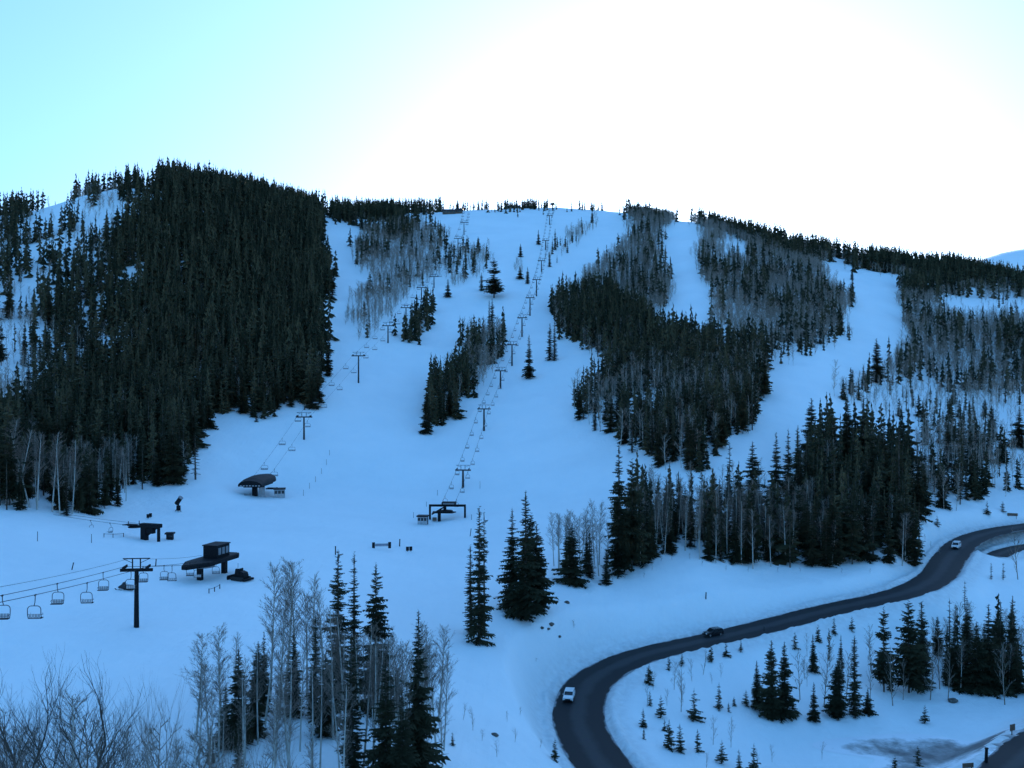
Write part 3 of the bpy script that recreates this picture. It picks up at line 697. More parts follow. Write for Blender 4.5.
# thin bare saplings inside the bend
sp = sorted([(647, 707, 684), (653, 690, 672), (674, 690, 660), (682, 700, 668), (681, 712, 672), (692, 682, 658), (703, 675, 648), (721, 678, 662), (712, 684, 672), (667, 706, 688), (713, 745, 716), (731, 748, 718), (706, 770, 752), (757, 770, 748), (772, 762, 744), (822, 760, 742),
   (800, 700, 650), (824, 705, 650), (805, 680, 655), (846, 700, 650), (893, 706, 650), (903, 700, 660), (940, 690, 625), (930, 700, 640), (1018, 580, 530), (960, 640, 600), (870, 700, 655), (948, 700, 650), (1005, 705, 640)])
for i, (x, b, t) in enumerate(sp):
    up('sapling', x, b, t, 'leafless grey sapling in the hollow inside the bend, %s from the left' % ordinal(i), 'bare_sapling', 'sapling', w=0.9, group='leafless saplings in the hollow inside the bend')

# ------------------------------------------------------------------ forests: regions drawn round the feet of the trees
# (polygon, conifers per cell, aspens per cell, conifer height range, aspen height range, words)
FOR = [
 ([(-40, 232), (0, 215), (30, 206), (60, 196), (100, 184), (150, 180), (150, 235), (122, 300), (112, 360), (60, 395), (-40, 440)], 0.22, 0.20, (9, 20), (8, 12), 'the patchy upper left mountainside'),
 ([(148, 176), (200, 178), (260, 186), (319, 209), (322, 240), (331, 298), (320, 303), (327, 336), (323, 370), (318, 408), (292, 410), (266, 419), (239, 412), (213, 420), (198, 440), (186, 474), (159, 485), (136, 495), (103, 509), (80, 519), (27, 512), (-40, 508), (-40, 430), (60, 392), (112, 360), (122, 300), (150, 232)], 0.93, 0.05, (7, 24), (10, 14), 'the dense dark forest on the left mountain'),
 ([(126, 192), (158, 178), (166, 235), (138, 300), (126, 362), (80, 392), (92, 350), (104, 290)], 0.52, 0.1, (8, 21), (8, 12), 'the ragged left margin of the dense forest'),
 ([(20, 240), (30, 212), (78, 196), (84, 222), (62, 234)], 0.02, 0.03, (7, 10), (6, 8), 'the snowy clearing near the left summit'),
 ([(128, 179), (163, 178), (160, 192), (130, 190)], 0.04, 0.0, (8, 12), (6, 8), 'the small clearing on the left summit'),
 ([(-40, 222), (0, 204), (40, 186), (100, 170), (150, 168), (150, 184), (100, 186), (60, 196), (30, 206), (0, 217), (-40, 236)], 0.34, 0.05, (11, 19), (8, 10), 'the left summit skyline'),
 ([(-20, 395), (36, 402), (34, 430), (-20, 425)], 0.03, 0.5, (8, 12), (9, 13), 'the snowy hump at the left edge'),
 ([(10, 480), (140, 470), (140, 496), (80, 519), (10, 510)], 0.75, 0.35, (10, 18), (11, 15), 'the foot of the left forest'),
 ([(322, 212), (345, 212), (400, 205), (440, 205), (440, 212), (406, 215), (383, 222), (363, 226), (347, 225), (333, 219)], 0.62, 0.1, (9, 19), (8, 11), 'the skyline left of the main bowl'),
 ([(455, 206), (480, 204), (540, 202), (540, 211), (511, 211), (488, 213), (470, 210), (440, 211)], 0.34, 0.05, (5, 13), (7, 9), 'the skyline beside the ridge lodges'),
 ([(358, 232), (395, 222), (443, 230), (443, 266), (425, 270), (400, 262), (375, 262), (357, 262)], 0.24, 0.9, (9, 17), (8, 13), 'the upper mixed island on the left of the bowl'),
 ([(357, 262), (443, 258), (437, 272), (416, 288), (376, 339), (352, 328), (355, 300), (376, 283)], 0.05, 0.9, (8, 13), (8, 13), 'the grey aspen island on the left of the bowl'),
 ([(447, 250), (490, 246), (488, 264), (455, 290), (447, 280)], 0.10, 0.6, (8, 14), (7, 11), 'the small mixed island above the shaggy pine'),
 ([(397, 338), (420, 318), (432, 312), (431, 335), (417, 350), (402, 346)], 0.75, 0.2, (11, 17), (8, 12), 'the small dark island in the middle of the bowl'),
 ([(428, 392), (440, 380), (450, 374), (462, 372), (464, 336), (500, 326), (504, 354), (490, 375), (453, 419), (430, 430)], 0.26, 0.75, (11, 18), (11, 16), 'the middle tree island'),
 ([(426, 396), (445, 380), (462, 372), (470, 384), (466, 400), (453, 420), (429, 431)], 0.85, 0.2, (11, 19), (10, 14), 'the dark lower end of the middle tree island'),
 ([(540, 262), (553, 250), (578, 232), (596, 222), (592, 232), (572, 248), (556, 262)], 0.06, 0.6, (7, 11), (7, 10), 'the grey aspen strip beside the centre lift'),
 ([(515, 262), (527, 260), (527, 274), (515, 274)], 0.0, 0.3, (7, 9), (6, 9), 'the scrub by the centre lift'),
 ([(535, 207), (566, 205), (625, 206), (627, 208), (566, 210), (535, 211)], 0.42, 0.0, (4, 12), (7, 9), 'the skyline above the centre lift'),
 ([(627, 206), (672, 209), (672, 228), (658, 240), (660, 266), (671, 290), (669, 308), (650, 322), (557, 323), (556, 300), (598, 268), (632, 236)], 0.17, 0.95, (8, 17), (9, 14), 'the mixed upper forest between the two centre runs'),
 ([(555, 300), (600, 292), (650, 322), (668, 338), (716, 349), (767, 352), (767, 378), (752, 430), (730, 440), (721, 455), (707, 469), (681, 465), (662, 472), (640, 462), (617, 445), (614, 434), (586, 421), (575, 405), (590, 398), (618, 372), (602, 352), (583, 343), (560, 333)], 0.80, 0.35, (7, 21), (10, 15), 'the dense forest in the middle of the mountain'),
 ([(590, 398), (640, 385), (700, 420), (690, 462), (660, 470), (616, 445), (614, 434), (586, 421)], 0.5, 0.6, (12, 17), (11, 15), 'the aspen edged lower part of the middle forest'),
 ([(672, 212), (702, 217), (760, 233), (824, 255), (824, 278), (850, 299), (850, 322), (820, 348), (770, 352), (716, 330), (711, 299), (698, 261), (702, 224)], 0.23, 0.95, (8, 18), (9, 14), 'the mixed forest right of the middle run'),
 ([(676, 210), (702, 214), (760, 229), (824, 252), (824, 262), (760, 245), (702, 224)], 0.45, 0.45, (9, 18), (9, 12), 'the skyline right of the middle run'),
 ([(722, 234), (748, 240), (746, 266), (724, 258)], 0.12, 0.15, (8, 13), (8, 11), 'the snow patch in the right forest'),
 ([(770, 350), (820, 346), (850, 322), (848, 340), (820, 352), (790, 368), (770, 378)], 0.15, 0.3, (5, 11), (6, 9), 'the sparse lower edge of the right forest'),
 ([(824, 250), (900, 264), (960, 266), (1060, 271), (1060, 300), (932, 298), (902, 300), (899, 277), (850, 265), (824, 260)], 0.52, 0.4, (9, 20), (9, 12), 'the skyline forest on the far right'),
 ([(899, 298), (932, 300), (1060, 322), (1060, 390), (1000, 385), (872, 376), (840, 388), (835, 400), (838, 388), (885, 372), (908, 345)], 0.15, 0.9, (9, 17), (9, 13), 'the grey aspen slope on the far right'),
 ([(932, 298), (1060, 300), (1060, 320), (950, 318)], 0.03, 0.04, (5, 9), (6, 9), 'the snowy clearing on the far right'),
 ([(840, 392), (875, 377), (1060, 390), (1060, 440), (935, 440), (860, 412)], 0.13, 0.42, (3, 12), (4, 10), 'the sparse snowy slope on the right'),
 ([(935, 385), (1060, 385), (1060, 408), (945, 405)], 0.3, 0.5, (8, 13), (8, 12), 'the scrubby band on the right slope'),
 ([(805, 460), (822, 452), (905, 462), (920, 500), (920, 549), (908, 566), (880, 565), (850, 567), (809, 567), (800, 520)], 0.85, 0.2, (9, 23), (11, 15), 'the dense clump above the road'),
 ([(917, 440), (1004, 440), (1004, 480), (972, 510), (940, 520), (921, 500)], 0.42, 0.5, (10, 16), (10, 14), 'the mixed wood above the road at right'),
 ([(1004, 450), (1060, 450), (1060, 505), (1000, 500)], 0.12, 0.35, (8, 14), (8, 12), 'the thin wood at the right edge'),
 ([(690, 525), (810, 535), (810, 566), (752, 566), (715, 566), (690, 556)], 0.85, 0.7, (6, 20), (12, 17), 'the lower forest band above the snowy bank'),
 ([(640, 505), (690, 498), (690, 556), (650, 560), (620, 572), (606, 560)], 0.85, 0.7, (6, 18), (11, 15), 'the thin trees at the left of the lower band'),
 ([(650, 488), (700, 478), (800, 500), (800, 535), (690, 522), (645, 505)], 0.05, 0.22, (7, 12), (9, 13), 'the open snow above the lower band'),
 ([(552, 562), (606, 556), (612, 572), (596, 580), (556, 576)], 0.6, 0.8, (4, 13), (11, 17), 'the bare aspens above the bank'),
 ([(190, 705), (262, 690), (440, 700), (450, 800), (180, 800)], 0.07, 0.6, (3, 8), (6, 14), 'the foreground grove'),
 ([(795, 655), (940, 650), (945, 700), (860, 712), (800, 708)], 0.12, 0.3, (3, 12), (3, 9), 'the hollow inside the road bend'),
 ([(925, 655), (975, 645), (1060, 640), (1060, 703), (1030, 685), (1010, 702), (985, 690), (965, 698), (948, 683)], 0.33, 0.8, (4, 16), (4, 12), 'the grove at the lower right edge'),
]
def inside(poly, x, y):
    c = np.zeros(len(x), bool); n = len(poly)
    for i in range(n):
        x0, y0 = poly[i]; x1, y1 = poly[(i + 1) % n]
        if y0 == y1: continue
        m = ((y0 > y) != (y1 > y)) & (x < (x1 - x0) * (y - y0) / (y1 - y0) + x0); c ^= m
    return c
# first-visible-row table to leave out what no sight line reaches
_VD = np.exp(np.linspace(math.log(90), math.log(1300), 900)); _VP = np.arange(-60, 1090, 4.0)
_vx = (_VP[:, None] - CX) * _VD[None, :] / F
_vz = H(_vx.ravel(), np.broadcast_to(_VD, _vx.shape).ravel()).reshape(_vx.shape)
_VC = np.minimum.accumulate(CY - F * _vz / _VD[None, :], axis=1)
def scatter(cell, seed):
    g = np.random.default_rng(seed)
    gx = np.arange(-420, 640, cell); gy = np.arange(96, 1130, cell); X, Y = np.meshgrid(gx, gy)
    X = (X + g.uniform(-.48, .48, X.shape) * cell).ravel(); Y = (Y + g.uniform(-.48, .48, Y.shape) * cell).ravel()
    px = CX + F * X / Y; m = (px > -45) & (px < 1065); X, Y, px = X[m], Y[m], px[m]
    Z = H(X, Y); py = CY - F * Z / Y
    i = np.clip(((px + 60) / 4).astype(int), 0, len(_VP) - 1); j = np.clip(np.searchsorted(_VD, Y * 0.99) - 1, 0, len(_VD) - 1)
    m = py < _VC[i, j] + 7
    X, Y, Z, px, py = X[m], Y[m], Z[m], px[m], py[m]
    reg = np.full(len(X), -1)
    jx = px + vnoise(X, Y, 14, 21) * 14 + g.normal(0, 2.6, len(px)); jy = py + vnoise(X, Y, 14, 22) * 9 + g.normal(0, 2.0, len(px))      # uneven forest edges
    for k, f in enumerate(FOR): reg[inside(f[0], jx, jy)] = k
    return X, Y, Z, px, py, reg, g
def visible_score(X, Y, px, py, h): return h / Y

# the free-standing trees keep their distance from sampled ones
FREE = np.array([(o.location.x, o.location.y) for o in bpy.data.objects if o.type == 'EMPTY' and not o.parent])
def pick(cell, seed, col, hcol, clump):
    X, Y, Z, px, py, reg, g = scatter(cell, seed)
    dens = np.array([f[col] for f in FOR] + [0.0])[reg]
    cl = 1 + clump * (vnoise(X, Y, 26, 31 + col) * 2.2 + vnoise(X, Y, 11, 33 + col) * 1.2)
    dens = np.where(dens < 0.7, dens * np.clip(cl, 0, 2), dens)
    m = g.random(len(X)) < dens
    q = ((X[:, None] - FREE[None, :, 0]) ** 2 + (Y[:, None] - FREE[None, :, 1]) ** 2).min(1)
    m &= q > 2.0
    X, Y, Z, px, py, reg = (a[m] for a in (X, Y, Z, px, py, reg))
    lo = np.array([f[hcol][0] for f in FOR])[reg]; hi = np.array([f[hcol][1] for f in FOR])[reg]
    h = lo + (hi - lo) * g.beta(2.2, 1.7, len(X))
    return X, Y, Z, px, py, reg, h, g

def merged(name, lods, X, Y, Z, h, w, mats, g, label, cat):
    """all the remaining trees of a kind in one mesh; lods = list of (max distance, prototype list)"""
    VV = []; TT = []; MI = []; TI = []; off = 0
    for li, (dm, protos_) in enumerate(lods):
        d0 = 0 if li == 0 else lods[li - 1][0]; sel = np.nonzero((Y >= d0) & (Y < dm))[0]
        var = g.integers(0, len(protos_), len(sel))
        for vi, (tr, cr) in enumerate(protos_):
            s = sel[var == vi]
            if len(s) == 0: continue
            rot = g.uniform(0, 6.28, len(s)); c, n = np.cos(rot), np.sin(rot); hw = h[s] * w[s]
            lx = g.normal(0, 0.022, len(s)); ly = g.normal(0, 0.022, len(s))
            for mi, (v, t) in enumerate((tr, cr)):
                P_ = np.empty((len(s), len(v), 3), np.float32)
                P_[:, :, 2] = v[None, :, 2] * h[s][:, None] + (Z[s] - 0.02 * h[s])[:, None]
                P_[:, :, 0] = (v[None, :, 0] * c[:, None] - v[None, :, 1] * n[:, None]) * hw[:, None] + X[s][:, None] + lx[:, None] * h[s][:, None] * v[None, :, 2]
                P_[:, :, 1] = (v[None, :, 0] * n[:, None] + v[None, :, 1] * c[:, None]) * hw[:, None] + Y[s][:, None] + ly[:, None] * h[s][:, None] * v[None, :, 2]
                T_ = (t[None] + (np.arange(len(s)) * len(v))[:, None, None] + off).reshape(-1, 3)
                VV.append(P_.reshape(-1, 3)); TT.append(T_); MI.append(np.full(len(T_), mi, np.int32)); TI.append(np.repeat(g.normal(0.05, 0.26, len(s)).astype(np.float32), len(t))); off += len(s) * len(v)
    me = mesh_np(name, np.concatenate(VV), np.concatenate(TT), None)
    for m in mats: me.materials.append(m)
    me.polygons.foreach_set('material_index', np.concatenate(MI))
    at_ = me.attributes.new('tint', 'FLOAT', 'FACE'); at_.data.foreach_set('value', np.concatenate(TI))
    tag(link(name, me), label, cat, kind='stuff')
    print(name, 'trees', len(X), 'tris', sum(len(t) for t in TT))

NI = 300
def forests():
    # conifers
    X, Y, Z, px, py, reg, h, g = pick(3.9, 101, 1, 3, 1.5)
    have = sum(1 for o in bpy.data.objects if o.get('category') in ('spruce', 'fir') and not o.parent)
    sc = h / Y
    # those standing at the lower, open edge of their wood show most: prefer trees with few others in front
    occ = np.zeros(len(X))
    key = {}
    for k in range(len(X)): key.setdefault(int(px[k] // 6), []).append(k)
    for b, L in key.items():
        L.sort(key=lambda k: Y[k]); yy = 1e9
        for k in L:
            top = py[k] - h[k] / Y[k] * F; vis = max(0.0, min(py[k], yy) - top) / (h[k] / Y[k] * F); occ[k] = vis; yy = min(yy, top)
    inf = (px > -6) & (px < 1030)
    order = np.argsort(-(sc * (0.15 + occ) * inf)); ind = order[:NI - have]; rest = order[NI - have:]
    for k in ind:
        w = FOR[reg[k]][5]; kind = ('spruce', 'spruce', 'narrow', 'spruce', 'thin', 'spruce', 'broad')[int(g.integers(0, 7))]
        ww = {'spruce': 1.0, 'narrow': 1.35, 'thin': 1.2, 'broad': 0.7}[kind] * g.uniform(0.85, 1.15)
        tree(kind, (X[k], Y[k], Z[k]), h[k], 'foremost dark spruce of ' + w, 'spruce', 'spruce', 'spruces in ' + w, ww)
    near = [conifer(200 + i, 15, 7, 1, rad=0.10 + .012 * i, low=0.05, power=0.75, ragged=0.5, gap=0.12) for i in range(6)]
    near += [conifer(220 + i, 15, 6, 1, rad=0.075, low=0.12, power=0.5, ragged=0.6, gap=0.25) for i in range(2)]
    far = [conifer(240 + i, 11, 6, 0, rad=0.105 + .012 * i, low=0.04, power=0.62, ragged=0.5, gap=0.1) for i in range(6)]
    merged('spruce_forest', [(480, near), (2000, far)], X[rest], Y[rest], Z[rest], h[rest], g.uniform(0.85, 1.5, len(rest)), [M['bark'], M['needles']], g,
           'dense mass of dark spruces covering the mountainsides behind the foremost trees', 'spruce forest')
    # aspens
    X, Y, Z, px, py, reg, h, g = pick(3.3, 202, 2, 4, 0.8)
    h = np.where(Y > 480, h * 0.74, h)
    have = sum(1 for o in bpy.data.objects if o.get('category') == 'aspen' and not o.parent)
    inf = (px > -6) & (px < 1030)
    order = np.argsort(-(h / Y) * inf); ind = order[:NI - have]; rest = order[NI - have:]
    for k in ind:
        w = FOR[reg[k]][5]
        tree('aspen', (X[k], Y[k], Z[k]), h[k], 'foremost bare aspen of ' + w, 'aspen', 'aspen', 'aspens in ' + w, g.uniform(0.85, 1.2))
    na = [aspen(300 + i, 24, 4, 1, low=0.25, spread=0.17, lean=0.03, far=True, wtw=0.0032) for i in range(5)]
    fa = [aspen(320 + i, 26, 4, 0, low=0.12, spread=0.25, lean=0.03, far=True, wtw=0.0050) for i in range(6)]
    merged('aspen_wood', [(480, na), (2000, fa)], X[rest], Y[rest], Z[rest], h[rest], g.uniform(0.9, 1.3, len(rest)), [M['aspen_bark'], M['twig']], g,
           'grey haze of leafless aspens between the spruces on the mountainsides', 'aspen wood')
forests()

# ------------------------------------------------------------------ chairlifts
def yaw_of(dx, dy): return math.atan2(dy, dx) - math.pi / 2          # local +Y along (dx,dy)
def make_chair(name, wd, label, cat):
    """hangs from z=0 (the rope); seat faces local +Y"""
    o = empty(name); tag(o, label, cat); h = wd / 2
    m = MB(); m.box((0, 0, 0.0), (0.10, 0.42, 0.14)); m.tube([(0, 0, 0), (0.03, -0.10, -0.40), (0.10, -0.34, -0.75), (0, -0.32, -1.12)], 0.045, 6)
    m.build('hanger', M['black_steel'], o)
    m = MB(); r = 0.042; pts = []
    for a in range(0, 7): pts.append((-h + 0.42 - 0.42 * math.sin(math.pi / 12 * a), -0.3, -1.54 + 0.42 * math.cos(math.pi / 12 * a)))
    left = pts + [(-h, -0.28, -2.1), (-h, -0.1, -2.52), (-h, 0.35, -2.50)]
    right = [(-x, y, z) for x, y, z in left]
    m.tube([*reversed(left)] + right, r, 6); m.tube([(-h, -0.28, -2.1), (-h, 0.15, -2.12), (-h, 0.3, -2.15)], 0.03, 5); m.tube([(h, -0.28, -2.1), (h, 0.15, -2.12), (h, 0.3, -2.15)], 0.03, 5)
    m.build('frame', M['black_steel'], o)
    m = MB(); m.box((0, 0.08, -2.52), (wd - 0.08, 0.50, 0.09)); m.build('seat', M['dark_paint'], o, 0.015)
    m = MB()
    for k in range(4):
        w = (wd - 0.16) / 4; m.box((-wd / 2 + 0.08 + w * (k + .5), -0.24, -2.24), (w * 0.82, 0.05, 0.46))
    m.build('backrest', M['panel'], o)
    m = MB(); m.tube([(-h + .08, 0.3, -2.0), (-h + .08, 0.42, -2.2), (h - .08, 0.42, -2.2), (h - .08, 0.3, -2.0)], 0.022, 5); m.build('safety_bar', M['grey_steel'], o)
    return o
def make_tower(p, h, yaw, gauge, label, group, light=True, mr=0.42):
    o = empty('lift_tower', p, yaw); tag(o, label, 'lift tower', group)
    MB().tube([(0, 0, -0.6), (0, 0, h * .5), (0, 0, h)], mr, 10, mr * 0.72).build('mast', M['black_steel'], o)
    m = MB(); m.box((0, 0, h), (gauge + 1.4, 0.42, 0.46)); m.build('crossarm', M['black_steel'], o, 0.03)
    for s in (-1, 1):
        m = MB(); x = s * gauge / 2; m.box((x, 0, h + 0.36), (0.14, 2.6, 0.22))
        for k in range(6):
            y = -1.1 + k * 0.44; m.tube([(x - 0.09, y, h + 0.50), (x + 0.09, y, h + 0.50)], 0.19, 8)
        m.build('sheave_assembly', M['black_steel'], o)
    m = MB(); hs = gauge * 0.17
    for s in (-1, 1): m.box((s * hs, 0, h + 1.0), (0.16, 0.16, 1.6)); m.tube([(s * (gauge / 2 + .25), 0, h + 1.75), (s * hs, 0, h + 1.1)], 0.045, 5)
    m.box((0, 0, h + 1.78), (gauge + 0.6, 0.14, 0.14)); m.build('lifting_frame', M['black_steel'], o)
    m = MB(); y = -mr - 0.12
    for s in (-.2, .2): m.tube([(s, y, 0.2), (s, y + mr * .25, h)], 0.025, 4)
    for k in range(int(h / 0.5)): m.box((0, y + mr * .25 * k * .5 / h, 0.4 + k * 0.5), (0.4, 0.03, 0.03))
    m.build('ladder', M['grey_steel'], o)
    return o
def frame_dirs(P):
    T = []
    for i in range(len(P)):
        a = np.array(P[max(i - 1, 0)][:2]); b = np.array(P[min(i + 1, len(P) - 1)][:2]); t = b - a; T.append(t / np.linalg.norm(t))
    return T
def rope_line(P, T, gauge, s, sag=0.012, n=14):
    pts = []
    E = [np.array((p[0] + s * t[1] * gauge / 2, p[1] - s * t[0] * gauge / 2, p[2])) for p, t in zip(P, T)]
    for a, b in zip(E[:-1], E[1:]):
        L = np.linalg.norm(b - a)
        for k in range(n):
            u = k / n; q = a * (1 - u) + b * u; q[2] -= 4 * sag * L * u * (1 - u); pts.append(q)
    pts.append(E[-1]); return np.array(pts)
def along(line, step, start=0.0, stop=None):
    seg = np.linalg.norm(np.diff(line, axis=0), axis=1); cum = np.concatenate([[0], np.cumsum(seg)]); out = []
    s = start
    while s < (stop or cum[-1]):
        k = min(np.searchsorted(cum, s, 'right') - 1, len(seg) - 1); u = (s - cum[k]) / seg[k]
        out.append((line[k] * (1 - u) + line[k + 1] * u, line[k + 1] - line[k])); s += step
    return out
def ropes(lines, label, r=0.035):
    m = MB()
    for L in lines: m.tube([tuple(p) for p in L], r, 4, cap=False)
    o = m.build('haul_rope', M['black_steel']); tag(o, label, 'cable', 'haul ropes of the chairlifts')
proto_cache = {}
def put_chairs(name, wd, spots, label, group):
    """spots: list of (point, direction the chair looks)"""
    if name not in proto_cache:
        o = make_chair(name, wd, label(0), 'ski lift chair'); proto_cache[name] = (o, kid_map(o)); first = True
    else: first = False
    src, km = proto_cache[name]
    for i, (p, d) in enumerate(spots):
        c = src if (i == 0 and first) else copy_tree(src, km)
        c.location = (p[0], p[1], p[2] - 0.02); c.rotation_euler = (0, 0, yaw_of(d[0], d[1]) + random.uniform(-.04, .04)); c['label'] = label(i); c['group'] = group

# --- lift at the lower left (nearest): terminal, one tower in view, one beyond the left frame edge
def lift_near():
    tA = hit(210, 577.5); tw = hit(136.5, 627.5); off = at(-235, 66.0)
    g = 3.5; h = 8.9; P = [(tA[0], tA[1], tA[2] + 3.5), (tw[0], tw[1], tw[2] + h + 0.55), (off[0], off[1], off[2] + 13.4)]
    T = frame_dirs(P); T[0] = T[1]
    make_tower(tw, h, yaw_of(*T[1]), g, 'black steel lift tower in the snow at the lower left, nearest the viewer', 'towers of the lower left chairlift')
    make_tower(off, 12.9, yaw_of(*T[2]), g, 'black steel lift tower beyond the left edge of the picture', 'towers of the lower left chairlift')
    lines = [rope_line(P, T, g, s, 0.006) for s in (-1, 1)]
    ropes(lines, 'pair of dark haul ropes of the nearest chairlift at the lower left')
    # communication cable over the tower top
    m = MB(); m.tube([tuple(q) for q in rope_line([(p[0], p[1], p[2] + 1.3) for p in P], T, 1.6, 1, 0.008)], 0.022, 4, cap=False)
    tag(m.build('communication_cable', M['black_steel']), 'thin cable strung above the haul ropes of the nearest chairlift', 'cable')
    def pick_px(L, xs):
        px = CX + F * L[:, 0] / L[:, 1]; out = []
        for x in xs:
            k = np.nonzero((px[:-1] - x) * (px[1:] - x) <= 0)[0]
            if len(k): k = k[0]; u = (x - px[k]) / (px[k + 1] - px[k] + 1e-9); out.append((L[k] * (1 - u) + L[k + 1] * u, None))
        return out
    A, B = lines            # which is further left in the picture
    if A[14][0] / A[14][1] > B[14][0] / B[14][1]: A, B = B, A
    dn = np.array([tw[0] - tA[0], tw[1] - tA[1]])
    la = [(p, dn) for p, _ in pick_px(A, (2, 57, 103, 143, 164, 190))]; lb = [(p, -dn) for p, _ in pick_px(B, (35, 87, 131, 172, 198, 216))]
    put_chairs('lift_chair', 1.42, la, lambda i: 'empty chair on the upper rope of the nearest lift, %s from the left' % ordinal(i), 'chairs of the lower left chairlift')
    put_chairs('lift_chair', 1.42, lb, lambda i: 'empty chair on the lower rope of the nearest lift, %s from the left' % ordinal(i), 'chairs of the lower left chairlift')
    # terminal: long pointed deck on two posts with a box on top
    o = empty('lift_terminal', (tA[0], tA[1], tA[2] - 2.35), R(-16)); tag(o, 'black lift terminal with flat pointed deck and box on top, nearest of the four', 'lift terminal')
    m = MB(); m.slab([(-1.9, 8.2), (1.9, 8.2), (2.9, 6.4), (2.9, -4.6), (0.6, -9.2), (-0.6, -9.2), (-2.9, -4.6), (-2.9, 6.4)], 5.5, 6.3); m.build('deck', M['black_steel'], o, 0.12)
    m = MB(); m.slab([(-1.6, 7.8), (1.6, 7.8), (2.6, 6.2), (2.6, -4.4), (0.5, -8.5), (-0.5, -8.5), (-2.6, -4.4), (-2.6, 6.2)], 6.303, 6.40); m.build('deck_rim', M['dark_paint'], o)
    m = MB(); m.box((0, 2.4, 7.6), (3.3, 4.8, 2.4)); bx = m.build('machine_house', M['black_steel'], o, 0.08)
    m = MB(); m.slab([(-1.8, -0.15), (1.8, -0.15), (1.8, 4.95), (-1.8, 4.95)], 8.85, 9.05); m.build('roof', M['dark_paint'], bx)
    for k in range(3):
        m = MB(); m.box((1.67, 1.0 + k * 1.4, 7.7), (0.06, 0.95, 1.4)); m.build('panel', M['grey_steel'], bx)
    for y in (-3.6, 5.4):
        m = MB(); m.box((0, y, 2.95), (1.0, 1.0, 5.1)); m.build('post', M['black_steel'], o, 0.06)
    m = MB(); m.tube([(0, -2.4, 5.0), (0, -2.4, 5.3)], 2.3, 28); m.build('bullwheel', M['grey_steel'], o)
    m = MB(); m.box((0, 0, 5.33), (0.7, 8.0, 0.34)); m.build('beam', M['black_steel'], o)
lift_near()

def lift_up(prefix, term, tows, top, gauge, spacing, wd, words, cname, rope_r=0.035, hbase=5.0, mr=0.42):
    """a lift running up the mountain; tows: (foot column, foot row, crossarm row)"""
    P = [(term[0], term[1], term[2] + hbase)]; feet = []
    for px, pb, pt in tows:
        p = hit(px, pb); h = (CY - pt) / F * p[1] - p[2] - 0.4; h = min(max(h, 6.0), 17); feet.append((p, h)); P.append((p[0], p[1], p[2] + h + 0.55))
    P.append((top[0], top[1], top[2] + 5.0)); T = frame_dirs(P)
    for i, (p, h) in enumerate(feet):
        make_tower(p, h, yaw_of(*T[i + 1]), gauge, 'black lift tower of %s, %s up from its lower terminal' % (words, ordinal(i)), 'towers of ' + words, mr=mr)
    lines = [rope_line(P, T, gauge, s, 0.010) for s in (-1, 1)]
    ropes(lines, 'pair of thin haul ropes running up %s' % words, rope_r)
    spa = along(lines[0], spacing, spacing * 0.7); spb = along(lines[1], spacing, spacing * 0.45)
    put_chairs(cname, wd, [(p, -d[:2]) for p, d in spa], lambda i: 'empty chair, left rope of %s, %s up from the terminal' % (words, ordinal(i)), 'chairs of ' + words)
    put_chairs(cname, wd, [(p, d[:2]) for p, d in spb], lambda i: 'empty chair, right rope of %s, %s up from the terminal' % (words, ordinal(i)), 'chairs of ' + words)
    return P, T

